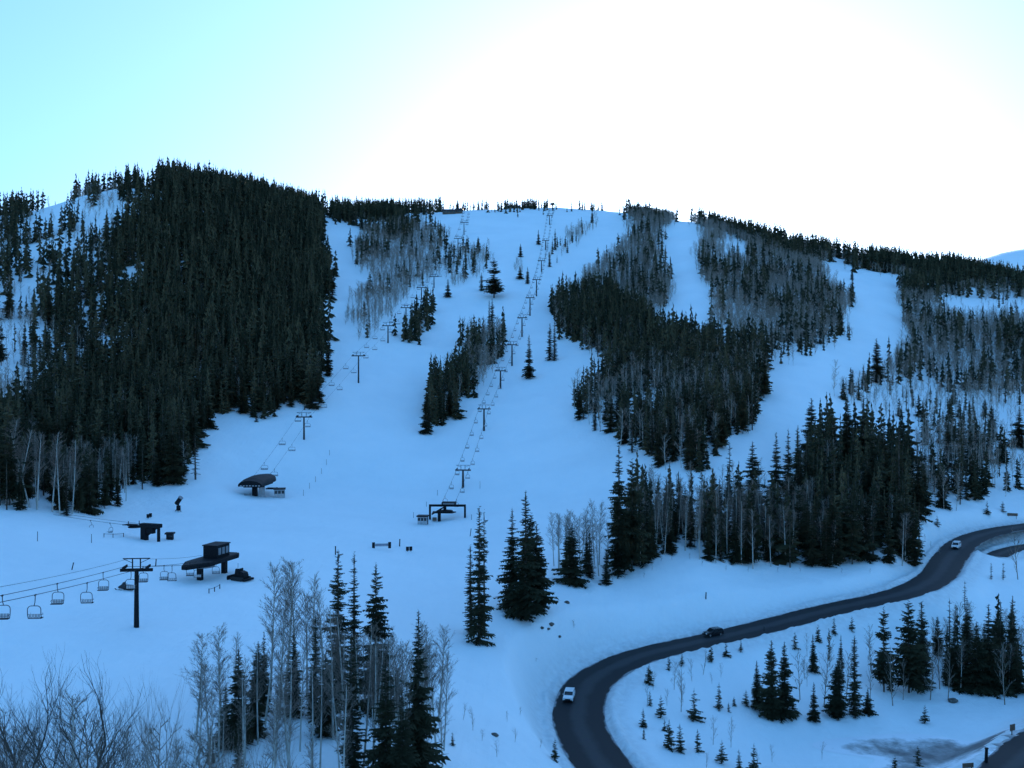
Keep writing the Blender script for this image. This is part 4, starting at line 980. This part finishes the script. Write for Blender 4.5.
# --- centre lift
def lift_centre():
    t = hit(447, 519.5); top = at(552.5, 1052)
    P, T = lift_up('c', t, [(463, 488, 469), (484, 431, 408), (500.5, 389, 370), (512, 366, 344), (522, 337, 317), (530, 316, 297), (536.5, 296, 279), (541.5, 272, 260), (545.5, 250, 240), (549.5, 225, 215)],
                   top, 4.4, 14.5, 1.95, 'the centre lift', 'lift_chair', 0.04, 4.6, 0.46)
    yw = yaw_of(P[1][0] - P[0][0], P[1][1] - P[0][1])
    o = empty('lift_terminal', t, yw * 0.35); tag(o, 'open lift terminal with black portal frame at the foot of the centre lift', 'lift terminal')
    for x, nm in ((-5.6, 'portal_leg'), (5.9, 'portal_leg')):
        m = MB(); m.box((x, 0, 2.0), (0.62, 0.7, 4.4)); m.build(nm, M['black_steel'], o, 0.05)
    m = MB(); m.box((0.15, 0, 4.5), (12.1, 0.8, 0.7)); m.build('portal_beam', M['black_steel'], o, 0.05)
    m = MB(); m.box((0.6, 0.9, 5.15), (4.6, 3.4, 0.85)); d = m.build('drive_house', M['black_steel'], o, 0.15)
    m = MB(); m.box((0.6, -0.85, 5.15), (3.8, 0.06, 0.4)); m.build('panel', M['grey_steel'], d)
    m = MB(); m.tube([(-5.0, -0.3, 1.6), (-0.6, -0.2, 4.2)], 0.26, 6); m.build('brace', M['black_steel'], o)
    m = MB(); m.tube([(-0.6, -1.0, 2.7), (-0.6, -1.0, 3.0)], 2.6, 28); m.tube([(-0.6, -1.0, 2.6), (-0.6, -1.0, 4.4)], 0.5, 10); m.build('bullwheel', M['black_steel'], o)
    m = MB(); m.slab([(-4.6, -2.4), (1.9, -2.4), (3.0, 0.2), (1.6, 1.2), (-4.8, 1.2)], 2.2, 2.5); m.build('deck', M['black_steel'], o, 0.05)
    m = MB(); m.box((-2.2, -3.2, 1.0), (0.95, 0.95, 3.0)); m.build('post', M['black_steel'], o, 0.05)
    m = MB(); m.box((-3.7, -3.6, 0.5), (1.3, 0.7, 1.1)); m.build('control_box', M['brown_sign'], o, 0.05)
    # summit terminal
    o = empty('lift_terminal', top, yw); tag(o, 'small dark lift terminal on the ridge at the top of the centre lift', 'lift terminal')
    m = MB(); m.box((0, 0, 2.5), (0.9, 0.9, 5.2)); m.build('post', M['black_steel'], o)
    m = MB(); m.box((0, 0.5, 5.6), (5.0, 7.0, 1.3), taper=0.85); m.build('drive_house', M['black_steel'], o, 0.15)
    m = MB(); m.tube([(0, -2, 4.6), (0, -2, 4.9)], 2.5, 20); m.build('bullwheel', M['black_steel'], o)
lift_centre()

# --- left lift with the domed terminal
def lift_left():
    t = hit(258, 495); top = at(466, 1004)
    P, T = lift_up('l', t, [(304, 440, 416), (358.5, 383, 355), (388, 343, 325), (406, 320, 307), (421.5, 300, 287), (434, 288, 276), (449.5, 268, 256), (458, 248, 238), (464, 235, 222)],
                   top, 5.4, 24.0, 2.5, 'the left lift', 'wide_lift_chair', 0.035, 5.0)
    yw = yaw_of(P[1][0] - P[0][0], P[1][1] - P[0][1])
    o = empty('lift_terminal', t, yw); o.scale = (1.15, 1.1, 1.0); tag(o, 'lift terminal under a rounded black dome below the left forest', 'lift terminal')
    V = []; n = 12; L = 8
    for k in range(L + 1):
        u = k / L; y = -8.0 + 18.5 * u; b = math.sin(math.pi * (0.16 + 0.70 * u)) ** 0.5; w = 3.7 * (1.0 if u < .8 else 1 - (u - .8) * 1.4) * (0.9 + 0.1 * b); hh = 2.9 * (0.62 + 0.38 * b) * (1 - 0.35 * max(0, u - .5)); z0 = 3.7 + 0.5 * u
        if u == 0: hh *= 0.8
        for i in range(n + 1):
            a = math.pi * i / n; V.append((w * math.cos(a), y + (-0.9 * math.sin(a) if u == 0 else 0), z0 + hh * math.sin(a) ** 0.8))
    m = MB(); f = []
    for k in range(L):
        for i in range(n): a = k * (n + 1) + i; f.append((a, a + 1, a + n + 2, a + n + 1))
        a = k * (n + 1); f.append((a + n, a, a + n + 1, a + 2 * n + 1))
    f.append(tuple(range(n + 1))); f.append(tuple(L * (n + 1) + i for i in range(n, -1, -1))); m.add(V, f)
    me = m.mesh('canopy', M['dark_paint']); 
    c = link('canopy', me, o)
    m = MB()
    for k in range(7): m.box((-2.7 + k * 0.9, -8.12, 4.1), (0.55, 0.06, 0.5))
    m.build('window_band', M['panel'], c)
    for x, y in ((0, -3.2), (0, 4.2)):
        m = MB(); m.box((x, y, 1.6), (1.3, 1.5, 4.4)); m.build('post', M['black_steel'], o, 0.08)
    m = MB(); m.box((2.2, -3.6, 1.4), (1.8, 0.15, 3.2)); m.build('wall_panel', M['panel'], o)
    m = MB(); m.box((0, 0.5, 3.45), (5.0, 13.5, 0.5)); m.build('track_frame', M['black_steel'], o)
    m = MB(); m.box((4.0, 1.5, 2.2), (3.0, 0.4, 0.4)); m.box((4.0, -0.5, 2.2), (3.0, 0.4, 0.4)); m.box((5.3, 0.5, 1.2), (0.35, 2.4, 2.6)); m.build('side_frame', M['black_steel'], o)
    m = MB(); m.slab([(-3.6, -8.5), (-1.2, -8.5), (-1.0, -4), (-3.6, -4)], 0.0, 0.9); m.build('loading_ramp', M['panel'], o)
lift_left()

# --- lift at the left edge that runs off behind the trees
def lift_edge():
    t = hit(148, 540.5); P = [(t[0], t[1], t[2] + 3.7)]
    for px, d, py in ((55, 262, 513.5), (-40, 248, 503)):
        x = (px - CX) * d / F; P.append((x, d, d * (CY - py) / F))
    T = frame_dirs(P); lines = [rope_line(P, T, 3.6, s, 0.008) for s in (-1, 1)]
    ropes(lines, 'haul ropes of the small lift running off left behind the trees')
    L = lines[0] if lines[0][5][1] < lines[1][5][1] else lines[1]; B = lines[1] if L is lines[0] else lines[0]
    px = CX + F * L[:, 0] / L[:, 1]
    sp = []
    for x, l in ((35, L), (54, B), (89, L), (112, L)):
        q = CX + F * l[:, 0] / l[:, 1]; k = np.argmin(abs(q - x)); sp.append((l[k], np.array(T[0])))
    put_chairs('lift_chair', 1.75, sp, lambda i: 'chair of the small lift before the left forest, %s from the left' % ordinal(i), 'chairs of the small left lift')
    p = at(-40, 248); make_tower(p, P[2][2] - p[2] - .5, yaw_of(*T[2]), 3.6, 'lift tower of the small lift beyond the left picture edge', 'towers of the small left lift')
    o = empty('lift_terminal', t, math.atan2(P[1][1] - t[1], P[1][0] - t[0]) + math.pi); tag(o, 'low black lift terminal near the left forest with bullwheel on a boom', 'lift terminal')
    m = MB(); m.box((-1.2, 0, 1.9), (1.7, 1.6, 4.4)); m.build('post', M['black_steel'], o, 0.08)
    m = MB(); m.box((1.0, 0, 4.3), (6.6, 1.9, 1.1)); m.build('drive_house', M['black_steel'], o, 0.12)
    m = MB(); m.tube([(-1.0, 0.4, 1.2), (2.9, 0.4, 3.9)], 0.4, 6); m.build('brace', M['black_steel'], o)
    m = MB(); m.box((3.7, 0, 2.0), (0.6, 0.7, 4.4)); m.build('leg', M['black_steel'], o)
    m = MB(); m.box((0.8, 0.2, 2.9), (2.4, 1.4, 1.8)); m.build('motor_box', M['black_steel'], o, 0.1)
    o.scale = (0.88, 0.88, 0.88)
    m = MB(); m.box((-4.6, 0, 4.0), (5.0, 0.5, 0.4)); m.box((-6.2, 0, 4.2), (3.6, 2.6, 0.18)); m.tube([(-6.9, 0, 4.3), (-6.9, 0, 5.2)], 0.12, 5); m.tube([(-3.6, .6, 4.2), (-3.6, .6, 5.4)], 0.12, 5); m.build('boom', M['black_steel'], o)
    m = MB(); m.tube([(-4.6, 0, 3.5), (-4.6, 0, 3.75)], 1.9, 24); m.build('bullwheel', M['black_steel'], o)
lift_edge()

# ------------------------------------------------------------------ huts, snow machines, signs, posts
def hut(px, py, w, d, h, rz, label, wall='panel'):
    p = hit(px, py); o = empty('operator_hut', p, rz); tag(o, label, 'hut')
    m = MB(); m.box((0, 0, h / 2 - .2), (w, d, h + .2)); wl = m.build('wall', M[wall], o, 0.03)
    m = MB(); m.slab([(-w / 2 - .3, -d / 2 - .4), (w / 2 + .3, -d / 2 - .4), (w / 2 + .3, d / 2 + .3), (-w / 2 - .3, d / 2 + .3)], h - 0.1, h + 0.3); m.build('roof', M['dark_paint'], o, 0.04)
    for k in range(3):
        m = MB(); m.box((-w / 3 + k * w / 3, -d / 2 - .01, h * 0.66), (w * 0.26, 0.08, h * 0.36)); m.build('window', M['glass'], wl)
    m = MB(); m.box((w / 2 + .01, 0, h * .42), (0.06, d * .36, h * .8)); m.build('door', M['dark_paint'], wl)
hut(279.5, 497.5, 3.5, 2.8, 2.9, R(12), 'small white walled hut with dark roof beside the domed terminal')
hut(423, 524.5, 3.0, 2.4, 2.6, R(-8), 'small white walled hut with dark roof left of the portal terminal')
hut(170, 539.5, 1.6, 1.4, 1.5, R(5), 'tiny dark booth right of the low lift terminal by the left forest', 'dark_paint')

def snowcat(px, py, rz, label):
    p = hit(px, py); o = empty('snowcat', p, rz); o.scale = (0.72, 0.72, 0.85); tag(o, label, 'snowcat')
    m = MB(); m.prism([(-2.2, 0.7), (2.1, 0.7), (2.2, 1.25), (0.2, 1.45), (-2.2, 1.45)], -1.0, 1.0); m.build('body', M['dark_paint'], o, 0.06)
    m = MB(); m.prism([(-0.3, 1.4), (1.45, 1.3), (1.1, 2.75), (-0.2, 2.85)], -0.95, 0.95); c = m.build('cab', M['dark_paint'], o, 0.06)
    m = MB(); m.prism([(1.44, 1.55), (1.48, 1.55), (1.2, 2.6), (1.14, 2.6)], -0.8, 0.8); m.build('window', M['glass'], c)
    m = MB(); m.prism([(-2.1, 1.45), (-0.5, 1.45), (-0.5, 2.3), (-1.9, 2.0)], -0.95, 0.95); m.build('engine_cover', M['dark_paint'], o, 0.05)
    m = MB(); m.prism([(-0.15, 2.86), (0.95, 2.80), (0.9, 2.95), (0.3, 3.05), (-0.1, 2.98)], -0.85, 0.85); m.build('roof_snow', M['snow'], o, 0.04)
    for s in (-1, 1):
        m = MB(); m.prism([(-2.3, 0.45), (-1.9, 0.0), (1.7, 0.0), (2.3, 0.5), (2.1, 0.85), (-2.1, 0.85)], s * 1.1, s * 1.95); m.build('track', M['rubber'], o, 0.05)
    m = MB(); m.prism([(2.9, 0.1), (3.1, 0.05), (3.2, 0.6), (3.05, 1.15), (2.9, 1.1), (3.0, 0.6)], -2.2, 2.2); m.box((0.5, 2.55, 0.55), (0.2, 0.9, 0.2)); m.box((-0.5, 2.55, 0.55), (0.2, 0.9, 0.2)); m.build('blade', M['black_steel'], o)
    m = MB(); m.box((0, -2.9, 0.35), (4.0, 0.7, 0.5)); m.box((0, -2.4, 0.6), (0.3, 0.7, 0.2)); m.build('tiller', M['black_steel'], o)
    m = MB(); m.tube([(-0.8, 0.2, 2.8), (-0.8, 0.2, 4.2)], 0.05, 5); m.build('antenna', M['black_steel'], o)
snowcat(240.5, 580, R(62), 'dark snowcat with snow on its roof, parked right of the deck terminal')
def snowmobile(px, py, rz):
    p = hit(px, py); o = empty('snowmobile', p, rz); tag(o, 'dark snowmobile parked on the snow behind the nearest lift tower', 'snowmobile')
    m = MB(); m.prism([(-1.5, 0.32), (1.2, 0.32), (1.55, 0.5), (0.9, 0.95), (0.2, 1.0), (-0.2, 0.7), (-1.5, 0.75)], -0.42, 0.42); m.build('body', M['car_black'], o, 0.06)
    m = MB(); m.box((0, -0.7, 0.86), (0.5, 1.5, 0.26)); m.build('seat', M['rubber'], o, 0.06)
    m = MB(); m.prism([(0.3, 1.0), (0.8, 0.95), (0.4, 1.45), (0.3, 1.45)], -0.36, 0.36); m.build('windshield', M['glass'], o)
    m = MB(); m.tube([(-0.45, 0.0, 1.2), (0, 0.2, 1.12), (0.45, 0.0, 1.2)], 0.035, 5); m.build('handlebar', M['black_steel'], o)
    m = MB(); m.prism([(-1.7, 0.25), (-1.5, 0.02), (0.3, 0.02), (0.6, 0.3), (-1.4, 0.36)], -0.22, 0.22); m.build('track', M['rubber'], o, 0.03)
    for s in (-1, 1):
        m = MB(); m.prism([(0.5, 0.04), (1.6, 0.04), (1.95, 0.32), (1.85, 0.34), (1.55, 0.1), (0.5, 0.1)], s * 0.62 - 0.09, s * 0.62 + 0.09); m.tube([(s * .62, 1.1, 0.1), (s * .35, 1.0, 0.5)], 0.04, 5); m.build('ski', M['black_steel'], o)
snowmobile(126, 590, R(75))
def snow_gun(px, py):
    p = hit(px, py); o = empty('snow_gun', p, R(-30)); tag(o, 'dark fan snow gun on a stand before the left forest', 'snow gun')
    m = MB()
    for a in (0, 2.1, 4.2): m.tube([(0, 0, 1.5), (1.1 * math.cos(a), 1.1 * math.sin(a), -0.1)], 0.09, 6)
    m.box((0, 0, 1.0), (1.0, 0.8, 1.5)); m.build('stand', M['black_steel'], o, 0.04)
    m = MB(); d = V3(0.62, 0.1, 0.78); d /= np.linalg.norm(d); c = V3(0, 0, 3.1); m.tube([c - d * 1.1, c - d * .6, c + d * 0.9, c + d * 1.3], 0.72, 14, 0.62); m.build('barrel', M['dark_paint'], o)
    m = MB(); m.tube([c + d * 1.25, c + d * 1.5], 0.74, 14); m.build('nozzle_ring', M['grey_steel'], o)
    m = MB(); m.tube([(0, 0, 1.6), (0, 0, 2.7)], 0.2, 8); m.box((-.75, 0, 2.5), (0.8, 0.6, 0.8)); m.build('yoke', M['black_steel'], o)
snow_gun(178.5, 511.5)

def post(px, py, h, label, r=0.09, lean=0.0, mat='black_steel', name='marker_post', group=None):
    p = hit(px, py); m = MB(); m.tube([(0, 0, -0.3), (lean * h, 0, h)], r, 8, r * 0.85); m.tube([(lean * h, 0, h), (lean * h, 0, h + 0.12)], r * 1.15, 8)
    tag(m.build(name, M[mat], loc=p), label, 'post', group)
for a in [(155.5, 566.5, 1.4, 'dark post right of the nearest lift tower top', 0.13, 0.1), (71.5, 570, 1.3, 'leaning dark post on the snow above the hanging chairs', 0.12, 0.3),
          (37.5, 541.5, 2.0, 'thin post on the snow at the far left', 0.07, 0), (91.5, 543, 1.9, 'thin post on the snow left of the low lift terminal', 0.07, 0),
          (399.5, 546.5, 1.8, 'thick dark post between the banner and the twin signs', 0.16, 0.05), (413.5, 518, 1.7, 'thin post left of the white hut at the portal terminal', 0.06, 0),
          (426.5, 507, 1.6, 'thin post above the white hut at the portal terminal', 0.06, 0), (437.5, 496, 1.8, 'thin post on the slope above the portal terminal', 0.06, 0), (470, 536.5, 2.1, 'leaning post left of the twin spruces on open snow', 0.11, 0.15), (471.5, 520, 1.6, 'thin post right of the portal terminal', 0.06, 0),
          (335.5, 555, 2.0, 'dark post above the slim spruces of the foreground', 0.15, 0), (480, 489, 2.5, 'tall thin post right of the lowest centre lift tower', 0.06, 0), (705.8, 600.5, 1.3, 'short dark post on the snow bank above the road', 0.14, 0.05),
          (764, 632.5, 1.0, 'small marker post at the road edge', 0.06, 0), (986, 763, 2.3, 'stout dark post near the lower right corner', 0.28, 0.04)]:
    post(*a)
for i, (x, y) in enumerate([(303.5, 496), (309.5, 489), (315.5, 482.5), (321.5, 474), (326.5, 465.5), (329.5, 455.5)]):
    post(x, y, 2.0, 'thin boundary pole right of the domed terminal, %s uphill' % ordinal(i), 0.06, 0, 'brown_sign', 'boundary_pole', 'boundary poles beside the left run')

def board(px, py, w, h, z, rz, label, legs=2, mat='brown_sign', name='sign_board'):
    p = hit(px, py); o = empty(name, p, rz); tag(o, label, 'sign')
    m = MB(); m.box((0, 0, z + h / 2), (w, 0.12, h)); m.build('board', M[mat], o, 0.02)
    for k in range(legs):
        x = 0 if legs == 1 else (k - .5) * w * 0.75; m = MB(); m.box((x, 0.13, (z + h * .8) / 2 - .2), (0.14, 0.12, z + h * .8 + .4)); m.build('leg', M['wood_wall'], o)
    return o
board(1012.5, 518.5, 3.2, 0.95, 0.7, R(-20), 'dark brown board on two posts beside the road at the right edge')
board(1012.5, 737, 1.2, 1.1, 1.0, R(25), 'blank brown sign on one post beside the lower right road', 1)
board(968, 771, 1.9, 0.75, 0.5, R(10), 'low brown sign at the bottom edge right of the pond')
def banner():
    a = hit(373.5, 548); o = empty('banner', a, R(8)); tag(o, 'long pale banner stretched between two dark posts on the snow', 'banner')
    for x in (0.0, 4.2): m = MB(); m.box((x, 0, 0.65), (0.75, 0.5, 1.6)); m.build('post', M['dark_paint'], o, 0.04)
    m = MB(); m.box((2.1, 0, 0.75), (3.4, 0.06, 0.75)); m.build('sheet', M['panel'], o)
    m = MB(); m.box((2.1, -0.045, 0.75), (3.2, 0.03, 0.16)); m.build('stripe', M['banner'], o)
banner()
for x, y, l in ((407.5, 552, 'left of two small dark padded signs on the snow'), (410.8, 551.6, 'right of two small dark padded signs on the snow'), (148, 518.8, 'left of two tiny dark signs above the low lift terminal'), (150.5, 518, 'right of two tiny dark signs above the low lift terminal')):
    board(x, y, 0.8, 1.1, 0.25, R(15), l, 1, 'dark_paint')
def rail(pts, h, label, rz=0):
    P = [hit(*q) for q in pts]; o = empty('rail_fence', P[0]); tag(o, label, 'fence'); b = P[0]
    for p in P: m = MB(); c = (p[0] - b[0], p[1] - b[1], p[2] - b[2]); m.tube([(c[0], c[1], c[2] - .2), (c[0], c[1], c[2] + h)], 0.09, 6); m.build('post', M['black_steel'], o)
    m = MB(); m.tube([(p[0] - b[0], p[1] - b[1], p[2] - b[2] + h * .85) for p in P], 0.045, 5); m.build('rail', M['black_steel'], o)
rail([(209, 593.5), (214.5, 592), (219.8, 589)], 0.9, 'short rail fence on the snow below the deck terminal')
rail([(104, 537.5), (113, 537.8), (123.5, 537.2)], 1.0, 'low rail fence under the boom of the low lift terminal')

# lodges on the ridge
def lodge(px, d, w, dp, h, label, rz=0.0):
    p = at(px, d); o = empty('lodge', p, rz); tag(o, label, 'building')
    m = MB(); m.box((0, 0, h / 2 - 1), (w, dp, h + 2)); wl = m.build('wall', M['wood_wall'], o)
    m = MB(); m.prism([(-dp / 2 - 1, h - .3), (dp / 2 + 1, h - .3), (0, h + 2.2)], -w / 2 - .8, w / 2 + .8); rf = m.build('roof', M['dark_paint'], o)
    m = MB(); m.box((w * .25, 1.0, h + 2.2), (1.2, 1.2, 1.8)); m.build('chimney', M['rock'], rf)
    n = max(3, int(w / 3))
    for k in range(n):
        m = MB(); m.box((-w / 2 + (k + .5) * w / n, -dp / 2 - .02, h * .55), (w / n * .6, 0.12, h * .4)); m.build('window', M['glass'], wl)
lodge(449, 1018, 13, 8, 2.6, 'long low lodge with dark roof on the ridge left of the lifts', R(6))
lodge(459, 1021, 7, 6, 2.8, 'small lodge on the ridge beside the long low one')
lodge(514, 1068, 13, 8, 2.0, 'low dark roofed building on the ridge left of the top terminal', R(-4))

# ------------------------------------------------------------------ cars
def car(px, py, lane, body, kind, label):
    """kind: 'suv' or 'van'; drives towards decreasing road parameter"""
    p = hit(px, py); C = ROADS[0][0]; k = int(((C[:, 0] - p[0]) ** 2 + (C[:, 1] - p[1]) ** 2).argmin())
    t = C[max(k - 3, 0)] - C[min(k + 3, len(C) - 1)]; t /= np.linalg.norm(t)
    nx, ny = t[1], -t[0]; x, y = C[k, 0] + nx * lane, C[k, 1] + ny * lane
    o = empty('car' if kind == 'suv' else 'van', (x, y, C[k, 2] + 0.035), yaw_of(t[0], t[1])); tag(o, label, 'car' if kind == 'suv' else 'van', 'vehicles on the mountain road')
    if kind == 'suv':
        L, W, H1, H2 = 4.6, 1.86, 0.98, 1.62
        low = [(-2.3, 0.38), (-2.2, 0.28), (2.2, 0.28), (2.3, 0.42), (2.28, 0.78), (2.1, 0.90), (1.0, 1.02), (-2.25, 1.04)]
        cab = [(-2.18, 1.0), (1.05, 1.0), (0.38, 1.52), (-1.95, 1.54)]; roof = [(-2.0, 1.53), (0.42, 1.51), (0.30, 1.60), (-0.6, 1.65), (-1.9, 1.61)]
    else:
        L, W, H1, H2 = 5.0, 1.95, 1.05, 1.95
        low = [(-2.5, 0.38), (-2.4, 0.28), (2.3, 0.28), (2.5, 0.45), (2.48, 0.85), (2.2, 1.08), (1.6, 1.16), (-2.48, 1.16)]
        cab = [(-2.44, 1.12), (1.75, 1.12), (0.95, 1.82), (-2.3, 1.84)]; roof = [(-2.36, 1.83), (1.0, 1.81), (0.85, 1.92), (-0.8, 1.97), (-2.25, 1.93)]
    b = MB().prism(low, -W / 2, W / 2).build('body', M[body], o, 0.07)
    MB().prism(cab, -W / 2 + .09, W / 2 - .09).build('windows', M['glass'], o, 0.04)
    MB().prism(roof, -W / 2 + .10, W / 2 - .10).build('roof', M[body], o, 0.03)
    for s in (-1, 1):
        X = s * (W / 2 - .10)
        for (ya, za), (yb, zb) in (((cab[1][0], cab[1][1]), (cab[2][0], cab[2][1])), ((0.0, 1.02), (-0.1, cab[2][1])), ((-1.1, 1.02), (-1.15, cab[3][1])), ((cab[0][0], cab[0][1]), (cab[3][0], cab[3][1]))):
            MB().tube([(X, ya, za), (X * .985, yb, zb)], 0.055, 5).build('pillar', M[body], o)
    for y in (-1.42, 1.42):
        for s in (-1, 1):
            w = MB().tube([(s * (W / 2 - .24), y, 0.34), (s * (W / 2 + .015), y, 0.34)], 0.345, 18).build('wheel', M['rubber'], o)
            MB().tube([(s * (W / 2), y, 0.34), (s * (W / 2 + .03), y, 0.34)], 0.21, 14).build('rim', M['rim'], w)
    fy = low[4][0]; ry = low[-1][0]
    for s in (-1, 1):
        MB().box((s * (W / 2 - .32), fy - .02, 0.74), (0.42, 0.14, 0.18)).build('headlight', M['lamp_glass'], o, 0.03)
        MB().box((s * (W / 2 - .18), ry - .01, 0.88), (0.22, 0.10, 0.30)).build('taillight', M['tail_red'], o, 0.03)
        MB().box((s * (W / 2 + .10), 0.75, 1.08), (0.2, 0.12, 0.15)).build('mirror', M[body], o, 0.03)
    MB().box((0, fy, 0.60), (1.0, 0.08, 0.20)).build('grille', M['dark_paint'], o)
    MB().box((0, fy + .02, 0.42), (W - .2, 0.12, 0.16)).build('bumper', M['dark_paint'], o, 0.03)
    MB().box((0, ry - .03, 0.48), (W - .2, 0.12, 0.18)).build('bumper', M['dark_paint'], o, 0.03)
car(570, 700, 2.2, 'white_paint', 'suv', 'white car driving towards the viewer in the road bend')
car(714, 637, 2.0, 'car_black', 'suv', 'dark car side on, on the straight stretch of the road')
car(958.5, 549, 0.4, 'white_paint', 'van', 'white van coming down the far stretch of the road')

# ------------------------------------------------------------------ brush, stones and debris on the snow banks
def shrub(px, py, h, w, label, kind='sapling', group='low dark shrubs on the snow banks'):
    p = hit(px, py); tree(kind, p, h, label, 'shrub', 'shrub', group, w)
def rock(px, py, s, label, group='stones showing through the snow banks'):
    p = hit(px, py); import bmesh
    bm = bmesh.new(); bmesh.ops.create_icosphere(bm, subdivisions=2, radius=1)
    r = random.Random(int(px * 7 + py))
    for v in bm.verts: v.co *= r.uniform(0.8, 1.15); v.co.x *= 1.3; v.co.z *= 0.7
    me = bpy.data.meshes.new('rock'); bm.to_mesh(me); bm.free(); me.materials.append(M['rock'])
    o = link('rock', me, None, (p[0], p[1], p[2] + s * .25), r.random() * 6); o.scale = (s, s, s); tag(o, label, 'rock', group)
for x, y, s, l in [(551, 626, 0.55, 'dark rock on the bank right of the twin spruces'), (548.5, 631, 0.35, 'small dark rock below the larger one on the bank'), (542, 629, 0.4, 'dark rock left on the bank under the big clump'),
                   (559.5, 637.5, 0.35, 'lone small rock low on the bank near the bend'), (567, 603, 0.5, 'dark rock just below the bare aspens on the bank'), (953, 702, 0.9, 'brown boulder behind the frozen pond'),
                   (495, 736, 0.45, 'dark stone on rough snow right of the lone bottom spruce'), (600, 585, 0.4, 'dark stone at the forest foot above the bank')]:
    rock(x, y, s, l)
sh = [(574, 628, 1.6, 1.6), (536, 662, 0.8, 1.8), (652, 571, 1.6, 1.2), (644, 578, 1.4, 1.3), (661, 561, 1.3, 1.5), (672, 560, 1.5, 1.2), (690, 560, 1.6, 1.3), (702, 566, 1.2, 1.5), (726, 571, 1.3, 1.4), (748, 572, 1.4, 1.4), (778, 573, 1.5, 1.3), (800, 573, 1.3, 1.4), (842, 574, 1.4, 1.4), (870, 574, 1.3, 1.4), (612, 582, 1.5, 1.4), (625, 579, 1.3, 1.4),
      (473, 731, 3.2, 0.9), (463, 720, 2.4, 0.9), (482, 741, 1.6, 1.3), (515, 742, 2.0, 1.2), (507, 722, 1.6, 1.2), (520, 716, 1.4, 1.2), (497, 757, 2.4, 1.0), (540, 748, 1.4, 1.4), (940, 555, 2.5, 1.0), (931, 548, 2.0, 1.0), (925, 541, 2.2, 1.0)]
for i, (x, y, h, w) in enumerate(sorted(sh)):
    shrub(x, y, h, w, 'small leafless shrub on the snow beside the road bank, %s from the left' % ordinal(i))
for x, y, h, l in [(880, 541, 2.6, 'small bushy fir at the road side right of the dense clump'), (937, 527, 3.6, 'bushy fir left of two beside the upper road'), (987, 514, 4.5, 'round bushy fir behind the upper road at the right'), (1003, 512, 3.6, 'low bushy fir near the brown board at the right edge')]:
    tree('young', hit(x, y), h, l, 'fir', 'fir', None, 1.3)

# ------------------------------------------------------------------ light, sky, camera
SUN_AZ = R(9.5); SUN_EL = R(8.3)          # azimuth from +Y towards +X: the sun stands low behind the main ridge
def build_light():
    w = bpy.data.worlds.new('World'); SC.world = w; w.use_nodes = True; nt = w.node_tree
    bg = nt.nodes['Background']; bg.inputs['Strength'].default_value = 0.12
    sk = N(nt, 'ShaderNodeTexSky', sky_type='NISHITA'); sk.sun_disc = False
    sk.sun_elevation = SUN_EL; sk.sun_rotation = SUN_AZ; sk.altitude = 2400; sk.air_density = 1.0; sk.dust_density = 9.5; sk.ozone_density = 8.8
    gm = N(nt, 'ShaderNodeGamma'); gm.inputs['Gamma'].default_value = 0.54
    nt.links.new(sk.outputs['Color'], gm.inputs['Color']); nt.links.new(gm.outputs['Color'], bg.inputs['Color'])
    L = bpy.data.lights.new('sun', 'SUN'); L.energy = 2.5; L.angle = R(0.5); L.color = (1.0, 0.86, 0.66)
    o = bpy.data.objects.new('sun', L); COL.objects.link(o)
    o.rotation_euler = (R(90) - SUN_EL, 0, math.pi - SUN_AZ); o.location = (200, 1500, 400)
build_light()
def build_camera():
    c = bpy.data.cameras.new('camera'); c.sensor_width = 36; c.lens = 36 * F / 1024; c.clip_start = 0.5; c.clip_end = 20000
    o = bpy.data.objects.new('camera', c); COL.objects.link(o); o.rotation_euler = (R(90), 0, 0); SC.camera = o
build_camera()
SC.view_settings.view_transform = 'Standard'; SC.view_settings.look = 'None'; SC.view_settings.gamma = 1
SC.view_settings.exposure = 2.70
SC.render.engine = 'CYCLES'; SC.cycles.max_bounces = 4; SC.cycles.diffuse_bounces = 2
SC.cycles.glossy_bounces = 2; SC.cycles.transmission_bounces = 2
